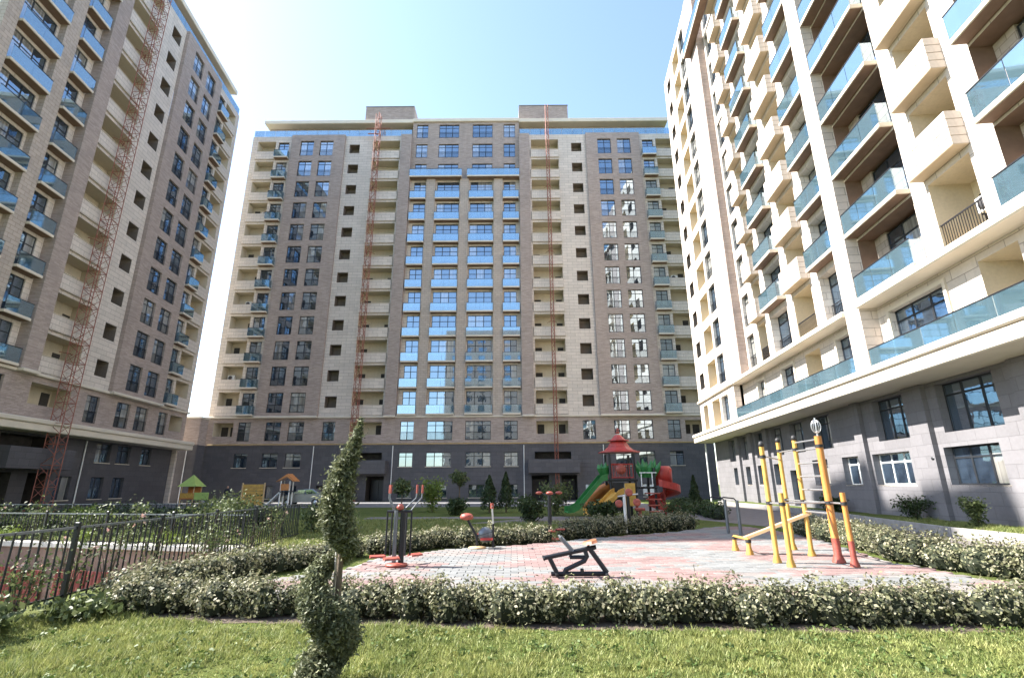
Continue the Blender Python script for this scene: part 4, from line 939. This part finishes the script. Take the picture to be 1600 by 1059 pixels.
# air walker with swinging pedals
def pedal(q, x, y, z, a=0.0):
    c, s = math.cos(a), math.sin(a)
    vs = []
    for dx, dy, dz in [(-.17,-.07,0),(.17,-.07,0),(.17,.07,0),(-.17,.07,0),(-.15,-.06,.035),(.15,-.06,.035),(.17,.06,.055),(-.17,.06,.055)]: vs.append((x+c*dx-s*dy, y+s*dx+c*dy, z+dz))
    return q.add(vs, [(3,2,1,0),(4,5,6,7),(0,1,5,4),(1,2,6,5),(2,3,7,6),(3,0,4,7)])
aw = pipe_thing('air_walker', (-2.55, 11.6, Z0), 'grey post air walker with red foot plates at left of paving', 'exercise machine', [
    ('column', 'steel_grey', MB().tube([(0,0,0),(0,0,1.12)], 0.045, 12)), ('column', 'steel_dark', MB().tube([(0.14,0.05,0),(0.14,0.05,1.12)], 0.06, 12)),
    ('crossbar', 'steel_dark', MB().tube([(-0.20,0,1.10),(0.34,0.03,1.10)], 0.03, 8)),
    ('hub', 'paint_coral', MB().lathe([(0.02,0),(0.07,0.02),(0.085,0.06),(0.06,0.11),(0.02,0.13)], (0.08,0.0,1.13), 14)),
    ('ground_plate', 'paint_coral', MB().lathe([(0.22,0),(0.24,0.02),(0.23,0.05),(0.10,0.07)], (0.06,0,0.0), 16))])
for i, (x, y) in enumerate(((-0.19, 0.0), (0.33, 0.03), (-0.06, -0.12), (0.25, -0.1))):
    rod = MB().tube([(x,y,1.08),(x,y,0.22)], 0.020, 6).build('swing_rod', 'steel_dark', aw)
for (x, y, a) in ((-0.36, 0.05, 0.3), (0.02, -0.30, 0.5), (0.40, 0.32, 0.9)): pedal(MB(), x, y, 0.16, a).build('foot_plate', 'paint_coral', aw)
for (x0, x1, dy) in ((0.15, 0.42, 0.0), (0.30, 0.52, 0.12), (-0.02, -0.16, 0.0), (-0.10, -0.22, 0.15)):
    hn = MB().tube([(x0,dy,1.12),(x1,dy,1.38),(x1+0.01,dy,1.48)], 0.016, 6).build('handle', 'steel_grey', aw)
    MB().tube([(x1+0.01,dy,1.48),(x1+0.015,dy,1.66)], 0.022, 8).build('grip', 'paint_coral', hn)
# stepper / cycle
pipe_thing('exercise_bike', (-1.0, 14.7, Z0), 'dark exercise bike with red saddle beside the back hedge', 'exercise machine', [
    ('base_plate', 'plastic_tan', MB().lathe([(0.24,0),(0.24,0.03),(0.08,0.05)], (0.02,0,0), 16)),
    ('frame', 'steel_dark', MB().tube([(0.02,0,0.04),(0.0,0,0.30),(-0.25,0,0.72)], 0.035, 8).tube([(0.0,0,0.30),(0.45,0,0.42)], 0.032, 8).tube([(0.45,0,0.02),(0.45,0,0.62)], 0.03, 8)),
    ('saddle', 'paint_coral', MB().lathe([(0.04,0),(0.16,0.02),(0.19,0.09),(0.14,0.16),(0.03,0.18)], (-0.28,0,0.72), 14)),
    ('flywheel', 'steel_grey', MB().lathe([(0.03,-0.03),(0.2,-0.03),(0.2,0.03),(0.03,0.03)], (0,0,0), 18)),
    ('pedal', 'paint_red', pedal(pedal(MB(), 0.28, -0.18, 0.22), 0.18, 0.2, 0.30)),
    ('handle_post', 'steel_bright', MB().tube([(0.45,0,0.62),(0.42,0,1.08)], 0.025, 8).tube([(0.42,-0.22,1.08),(0.42,0.22,1.08)], 0.018, 6)),
    ('grip', 'paint_coral', MB().tube([(0.42,-0.05,1.02),(0.42,-0.05,1.16)], 0.045, 8))])
fw = [o for o in bpy.data.objects if o.name.startswith('flywheel')][-1]; fw.matrix_local = Matrix.Translation((0.24,0,0.34)) @ Matrix.Rotation(PI/2,4,'X')
# waist twister
tw = pipe_thing('waist_twister', (1.15, 16.7, Z0), 'waist twister post with red discs beside back hedge, near centre', 'exercise machine', [
    ('post', 'steel_dark', MB().tube([(0,0,0),(0,0,1.45)], 0.06, 10)),
    ('ground_plate', 'paint_coral', MB().lathe([(0.28,0),(0.30,0.02),(0.28,0.05),(0.10,0.07)], (0,0,0), 18))])
for i in range(3):
    a = i*2.094+0.5; arm = MB().tube([(0,0,0.30),(math.cos(a)*0.34,math.sin(a)*0.34,0.26)], 0.025, 6).build('arm', 'steel_dark', tw)
    MB().lathe([(0.03,0),(0.15,0.01),(0.15,0.05),(0.03,0.06)], (math.cos(a)*0.38,math.sin(a)*0.38,0.26), 14).build('foot_disc', 'paint_coral', arm)
    arm2 = MB().tube([(0,0,1.32),(math.cos(a)*0.34,math.sin(a)*0.34,1.38)], 0.022, 6).build('arm', 'steel_dark', tw)
    MB().lathe([(0.03,0),(0.10,0.02),(0.12,0.06),(0.06,0.10)], (math.cos(a)*0.36,math.sin(a)*0.36,1.34), 12).build('grip', 'paint_coral', arm2)
# arm wheels on a post
awh = pipe_thing('arm_wheel_station', (4.05, 18.9, Z0), 'white and dark post with red turning wheels below play tower', 'exercise machine', [
    ('post', 'steel_dark', MB().tube([(0.08,0.05,0),(0.08,0.05,1.35)], 0.06, 10)), ('post', 'white_plastic', MB().tube([(-0.06,0,0),(-0.06,0,1.28)], 0.055, 10)),
    ('cross_arm', 'steel_bright', MB().tube([(-0.3,-0.05,1.22),(0.45,0.05,1.30)], 0.03, 6))])
for (x, z) in ((-0.28, 0.98), (0.36, 1.02), (0.1, 1.36)):
    w = MB().lathe([(0.03,-0.02),(0.12,-0.03),(0.14,0),(0.12,0.03),(0.03,0.02)], (0,0,0), 18).build('wheel', 'paint_coral', awh); w.matrix_local = Matrix.Translation((x,-0.10,z)) @ Matrix.Rotation(PI/2-0.2,4,'X')
# yellow climbing frame
cf = tag(empty('pull_up_frame', (6.4, 12.4, Z0)), 'tall yellow and orange pull up frame with ladder on right of paving', 'climbing frame', 'outdoor exercise machines on the paving')
PO = {'A': (5.70,11.76,2.50), 'B': (5.68,11.16,1.50), 'C': (7.22,13.94,2.76), 'D': (7.03,12.78,2.72), 'E': (7.00,11.71,2.73), 'F': (6.96,11.12,1.50), 'G': (5.69,13.05,0.42), 'H': (5.70,13.88,0.40)}
def W(x, y, z): return (x-6.4, y-12.4, z-Z0)
for k, (x, y, h) in PO.items():
    r = 0.052 if k != 'E' else 0.075
    po = MB().tube([W(x,y,Z0),W(x,y,Z0+0.03),W(x,y,Z0+0.16),W(x,y,h)], [r*1.75,r*1.7,r,r], 14).build('post', 'paint_amber' if k in 'EF' else 'paint_yellow', cf)
    if k in 'ACD': MB().lathe([(0.03,0),(0.06,0.01),(0.062,0.07),(0.045,0.11),(0.01,0.13)], W(x,y,h), 12).build('cap', 'rubber', po)
    if k in 'EF': MB().tube([W(x,y,Z0+0.004),W(x,y,Z0+0.03),W(x,y,Z0+0.16),W(x,y,0.55)], [r*1.8,r*1.75,r*1.06,r*1.06], 14).build('boot', 'paint_coral', po)
    for z in ([1.28] if h > 1 else [0.36]) + ([h-0.22] if h > 2 else []): MB().tube([W(x,y,z-0.035),W(x,y,z+0.035)], r+0.014, 12).build('clamp', 'rubber', po)
def bar(a, b_, z, mat='steel_bright', r=0.018): 
    (xa,ya,_), (xb,yb,_) = PO[a], PO[b_]; MB().tube([W(xa,ya,z),W(xb,yb,z)], r, 8).build('bar', mat, cf)
for a, b_, z in (('A','B',1.28),('E','F',1.28),('A','C',2.30),('C','D',1.28),('D','C',2.50),('A','E',1.28)): bar(a, b_, z)
for z in (1.05, 1.28, 1.55, 1.85, 2.15, 2.46, 2.66): bar('D', 'E', z+0.001)
MB().prism([(0,0),(1.55,0.62),(1.57,0.56),(0.02,-0.06)], 'y', -0.14, 0.14).build('sit_up_board', 'plastic_tan', cf).matrix_local = Matrix.Translation(W(5.7,13.35,0.42)) @ Matrix.Rotation(-0.35,4,'Z')
MB().tube([W(5.69,13.05,0.40),W(5.70,13.88,0.40)], 0.03, 8).build('bar', 'paint_yellow', cf)
fin = MB()
for i in range(6):
    a = i*PI/6; pts = [(0.10*math.cos(a)*math.sin(t), 0.10*math.sin(a)*math.sin(t), 0.22-0.15*math.cos(t)) for t in np.linspace(0, 2*PI, 17)]
    fin.tube(pts, 0.006, 5, False)
fin.tube([(0,0,0),(0,0,0.42)], 0.02, 6).build('wire_ball', 'steel_bright', cf, W(7.0,11.71,2.73))
# grey dip bars
db = tag(empty('dip_bars', (7.5, 18.2, Z0)), 'grey dip bars with curved handles behind the yellow frame', 'exercise machine', 'outdoor exercise machines on the paving')
for (x, y) in ((-0.06, 0.35), (0.07, -0.35)):
    MB().tube([(x,y,0),(x,y,1.1)], 0.055, 10).build('post', 'steel_grey', db)
    MB().tube([(x,y,1.06),(x-0.1,y,1.16),(x-0.45,y,1.20),(x-0.55,y,1.12)], 0.022, 8).build('handle', 'steel_dark', db)

# ------------------------------------------------------------------ play tower
pt = tag(empty('play_tower', (6.1, 29.6, 0)), 'play tower with red pagoda roof, green and yellow slides', 'playground', 'play equipment in the courtyard')
for x in (-0.68, 0.68):
    for y in (-0.68, 0.68): MB().tube([(x,y,0),(x,y,3.35)], 0.075, 10).build('post', 'steel_dark', pt)
for x in (1.75,):
    for y in (-0.7, 0.7): MB().tube([(x,y,0),(x,y,2.55)], 0.07, 10).build('post', 'steel_dark', pt)
MB().bbox(-0.8,0.8,-0.8,0.8,1.85,1.97,0.02).build('platform', 'steel_dark', pt); MB().bbox(0.81,1.85,-0.8,0.8,1.45,1.56,0.02).build('platform', 'steel_dark', pt)
def pagoda(q, z, w0, w1, h, lip):
    pr = [(w0,0),(w0*0.99,0.06),(w0*0.72,h*0.28),(w0*0.52,h*0.58),(w1,h)]
    n = 4; vs = []; 
    for wv, zz in pr:
        for i in range(8):
            a = PI/8 + i*PI/4; rr = wv*(1.0 if i % 2 == 0 else 1.0)/math.cos(PI/8); vs.append((rr*math.cos(a), rr*math.sin(a), z+zz+(lip*(wv/w0)**6)))
    fs = [tuple(range(7,-1,-1)), tuple(range(len(pr)*8-8, len(pr)*8))]
    for j in range(len(pr)-1):
        for i in range(8): fs.append((j*8+i, j*8+(i+1)%8, j*8+8+(i+1)%8, j*8+8+i))
    return q.add(vs, fs)
rf = pagoda(MB(), 3.36, 1.12, 0.42, 0.70, 0.06).build('roof', 'paint_red', pt)
pagoda(MB(), 4.03, 0.58, 0.14, 0.42, 0.05).build('upper_roof', 'paint_red', rf)
MB().lathe([(0.10,0),(0.13,0.08),(0.06,0.16),(0.11,0.25),(0.02,0.36)], (0,0,4.50), 12).build('finial', 'paint_coral', rf)
for i, (x0, x1, y) in enumerate(((-0.68, 0.68, -0.70), (-0.68, 0.68, 0.70))):
    q = MB().tube([(x0,y,2.78),(x1,y,2.78)], 0.03, 6).tube([(x0,y,2.05),(x1,y,2.05)], 0.03, 6)
    for j in range(7): xx = x0+(x1-x0)*(j+0.5)/7; q.tube([(xx,y,2.05),(xx,y,2.78)], 0.022, 5)
    q.build('guard_rail', 'paint_red', pt)
MB().lathe([(0.05,-0.03),(0.28,-0.03),(0.28,0.03),(0.05,0.03)], (0,0,0), 16).build('play_wheel', 'paint_coral', pt).matrix_local = Matrix.Translation((-0.1,-0.80,2.5)) @ Matrix.Rotation(PI/2,4,'X')
MB().bbox(0.05,0.62,-0.80,-0.75,0.55,1.75,0.015).build('panel', 'paint_yellow', pt)
MB().bbox(-0.62,0.0,-0.80,-0.76,0.2,1.8,0.015).build('panel', 'steel_dark', pt)
def chute(name, mat, path, w, hgt, thick=0.04):
    q = MB(); pts = [Vector(p) for p in path]; prof = [(-w/2,hgt),(-w/2,0.05),(-w*0.35,0),(w*0.35,0),(w/2,0.05),(w/2,hgt),(w/2+thick,hgt),(w/2+thick,-0.04),(-w/2-thick,-0.04),(-w/2-thick,hgt)]
    vs = []; n = len(prof)
    for i, p_ in enumerate(pts):
        d = pts[min(i+1,len(pts)-1)]-pts[max(i-1,0)]; side = Vector((d.y,-d.x,0)).normalized()
        for a, b_ in prof: vs.append(p_ + side*a + Vector((0,0,b_)))
    fs = [tuple(range(n)), tuple(range(len(pts)*n-1, len(pts)*n-n-1, -1))]
    for i in range(len(pts)-1):
        for k in range(n): fs.append((i*n+k, i*n+(k+1)%n, (i+1)*n+(k+1)%n, (i+1)*n+k))
    q.add(vs, fs); return q.build(name, mat, pt)
chute('straight_slide', 'paint_green', [(-0.9,-0.3,1.95),(-1.2,-0.35,1.9),(-2.6,-0.6,0.42),(-2.9,-0.65,0.28),(-3.2,-0.7,0.26)], 0.75, 0.30)
chute('wave_slide', 'paint_yellow', [(-0.3,-1.0,1.25),(-0.6,-1.25,1.15),(-1.1,-1.6,0.75),(-1.5,-1.85,0.55),(-1.9,-2.1,0.28),(-2.3,-2.3,0.24)], 0.6, 0.26)
MB().tube([(-0.5,0.9,1.5),(-1.0,0.8,1.3),(-1.6,0.6,0.9),(-2.0,0.5,0.4)], 0.34, 12).build('tube_slide', 'paint_orange', pt)
sp = []
for i in range(29):
    t = i/28; a = -0.6 + t*2*PI*1.12; sp.append((2.42+0.55*math.cos(a-PI/2), 0.0+0.55*math.sin(a-PI/2), 1.62-1.38*t))
sp.append((sp[-1][0]+0.35, sp[-1][1]-0.3, 0.24))
chute('spiral_slide', 'paint_red', sp, 0.62, 0.34)
MB().lathe([(0.50,0),(0.52,0.9),(0.40,1.05)], (2.42,0,1.62), 16).build('spiral_hood', 'paint_red', pt)
MB().tube([(2.42,0,0),(2.42,0,1.9)], 0.07, 10).build('spiral_pole', 'paint_red', pt)
for (cx_, hw, zb_, n_, L) in ((1.42, 0.62, 2.05, 7, 1.05), (-1.0, 0.26, 2.2, 4, 0.7)):             # green leaf shaped screens
    for i in range(n_):
        t = -1 + 2*i/(n_-1); b0 = (cx_+t*hw*0.55, -0.55+0.05*(i % 2), zb_); tip = (cx_+t*hw*1.25, -0.62+0.16*(i % 2), zb_+L*(0.85+0.15*((i*7) % 3)/2))
        m1 = ((b0[0]+tip[0])/2, (b0[1]+tip[1])/2-0.05, (b0[2]+tip[2])/2+0.05); w = 0.17
        q = MB(); q.add([(b0[0]-0.1,b0[1],b0[2]), (m1[0]-w,m1[1],m1[2]), tip, (m1[0]+w,m1[1],m1[2]), (b0[0]+0.1,b0[1],b0[2]), (m1[0],m1[1]-0.07,m1[2])] + [(b0[0]-0.1,b0[1]+0.04,b0[2]), (m1[0]-w,m1[1]+0.04,m1[2]), (tip[0],tip[1]+0.03,tip[2]), (m1[0]+w,m1[1]+0.04,m1[2]), (b0[0]+0.1,b0[1]+0.04,b0[2])],
            [(0,1,5),(1,2,5),(2,3,5),(3,4,5),(4,0,5),(10,9,8,7,6),(0,6,7,1),(1,7,8,2),(2,8,9,3),(3,9,10,4),(4,10,6,0)])
        q.build('leaf_screen', 'paint_green', pt)
q = MB()
for x in (1.0, 1.6): q.tube([(x,-0.8,1.56),(x,-0.8,2.3)], 0.03, 6)
q.tube([(0.9,-0.8,2.3),(1.85,-0.8,2.3)], 0.03, 6).build('hand_rail', 'white_plastic', pt)
for i in range(4): MB().bbox(1.1,1.9,-1.9+i*0.27,-1.6+i*0.27,0.28+i*0.30,0.34+i*0.30,0.01).build('step', 'paint_coral', pt)
MB().bbox(0.35,0.85,-1.75,-1.45,0.35,0.5,0.03).bbox(0.42,0.5,-1.7,-1.5,0.5,0.95,0.02).tube([(0.6,-1.6,0),(0.6,-1.6,0.36)], 0.09, 8).build('spring_seat', 'paint_coral', pt)

# ------------------------------------------------------------------ distant play things at left
ph = tag(empty('playhouse', (-27.6, 45.0, 0)), 'small yellow playhouse with pale green roof by left block', 'playhouse', 'play equipment in the courtyard')
for x in (-0.7, 0.7):
    for y in (-0.7, 0.7): MB().tube([(x,y,0),(x,y,2.2)], 0.06, 8).build('post', 'plastic_tan', ph)
MB().bbox(-0.8,0.8,-0.8,0.8,0.85,0.95,0.02).build('platform', 'paint_orange', ph)
MB().bbox(-0.75,0.75,-0.80,-0.74,0.96,1.45,0.02).build('panel', 'paint_yellow', ph); MB().bbox(0.9,2.5,-0.85,-0.75,0.75,1.5,0.03).build('panel', 'paint_lime', ph)
MB().bbox(-0.7,0.7,0.5,0.6,0.96,2.1,0.02).build('back_panel', 'paint_orange', ph)
q = MB(); q.add([(-1.05,-1.05,2.1),(1.05,-1.05,2.1),(1.05,1.05,2.1),(-1.05,1.05,2.1),(0,0,3.3)], [(3,2,1,0),(0,1,4),(1,2,4),(2,3,4),(3,0,4)]); q.build('roof', 'paint_lime', ph)
MB().prism([(0.9,0.0),(2.2,-0.75),(2.2,-0.82),(0.9,-0.08)], 'y', -0.6, -0.1).build('slide', 'steel_bright', ph, (0.3,0,0.95))
ph.scale = (0.75,0.75,0.82)
tp = tag(empty('slatted_board', (-22.4, 45.2, 0)), 'orange yellow slatted play panel on two posts, left lawn', 'play panel', 'play equipment in the courtyard')
for x in (-0.95, 0.95): MB().tube([(x,0,0),(x,0,2.0)], 0.07, 8).build('post', 'plastic_tan', tp)
for i in range(6): MB().bbox(-0.88,0.88,-0.03,0.03,0.15+i*0.29,0.42+i*0.29,0.012).build('slat', 'paint_yellow', tp)
ts = tag(empty('toddler_slide', (-19.7, 45.5, 0)), 'small orange topped slide with pale chute, left lawn', 'slide', 'play equipment in the courtyard')
for x in (-0.4, 0.5):
    for y in (-0.4, 0.4): MB().tube([(x,y,0),(x,y,2.4)], 0.07, 8).build('post', 'white_plastic', ts)
MB().bbox(-0.5,0.6,-0.5,0.5,1.35,1.45,0.02).build('platform', 'steel_dark', ts)
MB().prism([(-0.9,2.3),(0,2.9),(0.25,3.05),(1.1,2.35),(0.9,2.3),(0.2,2.75)], 'y', -0.6, 0.6).build('roof', 'paint_orange', ts)
MB().prism([(-0.5,1.42),(-1.75,0.22),(-2.1,0.2),(-2.1,0.12),(-1.7,0.12),(-0.5,1.30)], 'y', -0.35, 0.35).build('chute', 'white_plastic', ts)
MB().bbox(-0.45,0.55,-0.46,-0.41,1.5,2.1,0.02).build('side_panel', 'paint_orange', ts)
ts.scale = (0.85,0.85,0.9)
# parked car
car = tag(empty('parked_car', (-18.6, 47.0, 0.004), 0.06), 'grey hatchback parked before the centre block, behind spiral conifer', 'car')
prof = [(-1.9,0.35),(-1.95,0.62),(-1.85,0.86),(-1.05,0.98),(-0.35,1.42),(0.9,1.46),(1.55,1.05),(1.9,0.95),(1.95,0.55),(1.9,0.33)]
q = MB(); n = len(prof); vs = []
for y, sc in ((-0.84,0),(-0.80,1),(0.80,1),(0.84,0)):
    for x, z in prof: ins = 0.16 if (z > 1.1) else 0.0; vs.append((x, y*(1-ins) if z > 1.1 else y, z))
fs = [tuple(range(n)), tuple(range(4*n-1,3*n-1,-1))]
for k in range(3):
    for i in range(n): fs.append((k*n+i, (k+1)*n+i, (k+1)*n+(i+1)%n, k*n+(i+1)%n))
q.add(vs, fs); q.build('body', 'car_paint', car)
for sy in (-1, 1):
    MB().prism([(-0.85,1.02),(-0.32,1.36),(0.28,1.38),(0.28,1.02)], 'y', sy*0.845, sy*0.86).build('side_window', 'pane', car); MB().prism([(0.34,1.02),(0.34,1.38),(0.85,1.39),(1.3,1.06)], 'y', sy*0.845, sy*0.86).build('side_window', 'pane', car)
    for x in (-1.2, 1.2):
        w = MB().lathe([(0.20,-0.09),(0.31,-0.09),(0.33,0),(0.31,0.09),(0.20,0.09)], (0,0,0), 18).build('tyre', 'rubber', car); w.matrix_local = Matrix.Translation((x,sy*0.80,0.32)) @ Matrix.Rotation(PI/2,4,'X')
        MB().lathe([(0.04,-0.10),(0.195,-0.095),(0.195,0.095),(0.04,0.10)], (0,0,0), 14).build('rim', 'steel_bright', w)
MB().bbox(-1.93,-1.86,-0.7,-0.4,0.62,0.76,0.01).build('headlight', 'white_plastic', car); MB().bbox(-1.93,-1.86,0.4,0.7,0.62,0.76,0.01).build('headlight', 'white_plastic', car)

# ------------------------------------------------------------------ person walking, dark clothes
def skin_body(name, verts, edges, radii, mat, parent, root_i=0):
    me = bpy.data.meshes.new(name); me.from_pydata(verts, edges, []); o = put(name, me, parent)
    md = o.modifiers.new('skin', 'SKIN'); md.use_smooth_shade = True
    for i, r in enumerate(radii): me.skin_vertices[0].data[i].radius = (r, r)
    me.skin_vertices[0].data[root_i].use_root = True
    o.modifiers.new('sub', 'SUBSURF').levels = 1; o.modifiers['sub'].render_levels = 2
    me.materials.append(MATS[mat]); return o
pe = tag(empty('person', (-27.4, 50.3, 0.004), 0.3), 'person in dark clothes walking across the drive by centre block', 'person')
V_ = [(0,0,.95),(0,0,1.15),(0,0,1.38),(0,0,1.50),(-.10,0,.92),(-.12,-.10,.50),(-.12,.02,.08),(-.12,-.10,.05),(.10,0,.92),(.11,.14,.52),(.11,.30,.12),(.11,.20,.06),(-.19,0,1.40),(-.25,.04,1.12),(-.24,-.08,.88),(.19,0,1.40),(.25,-.04,1.12),(.24,-.12,.90),(-.24,-.11,.80),(.24,-.16,.82)]
E_ = [(0,1),(1,2),(2,3),(0,4),(4,5),(5,6),(6,7),(0,8),(8,9),(9,10),(10,11),(2,12),(12,13),(13,14),(2,15),(15,16),(16,17),(14,18),(17,19)]
R_s = [.14,.13,.15,.06,.10,.075,.05,.045,.10,.075,.05,.045,.07,.05,.04,.07,.05,.04,.035,.035]
skin_body('body', V_, E_, R_s, 'cloth_dark', pe)
hd = MB().lathe([(.03,-.12),(.065,-.10),(.085,-.03),(.088,.03),(.075,.09),(.03,.125)], (0,-.01,1.63), 14).build('head', 'skin', pe)
MB().tube([(0,-.095,1.64),(0,-.115,1.61)], 0.012, 6).build('nose', 'skin', hd)
MB().lathe([(.092,0.0),(.095,.04),(.07,.095),(.02,.115)], (0,.012,1.655), 14).build('hair', 'hair', hd)
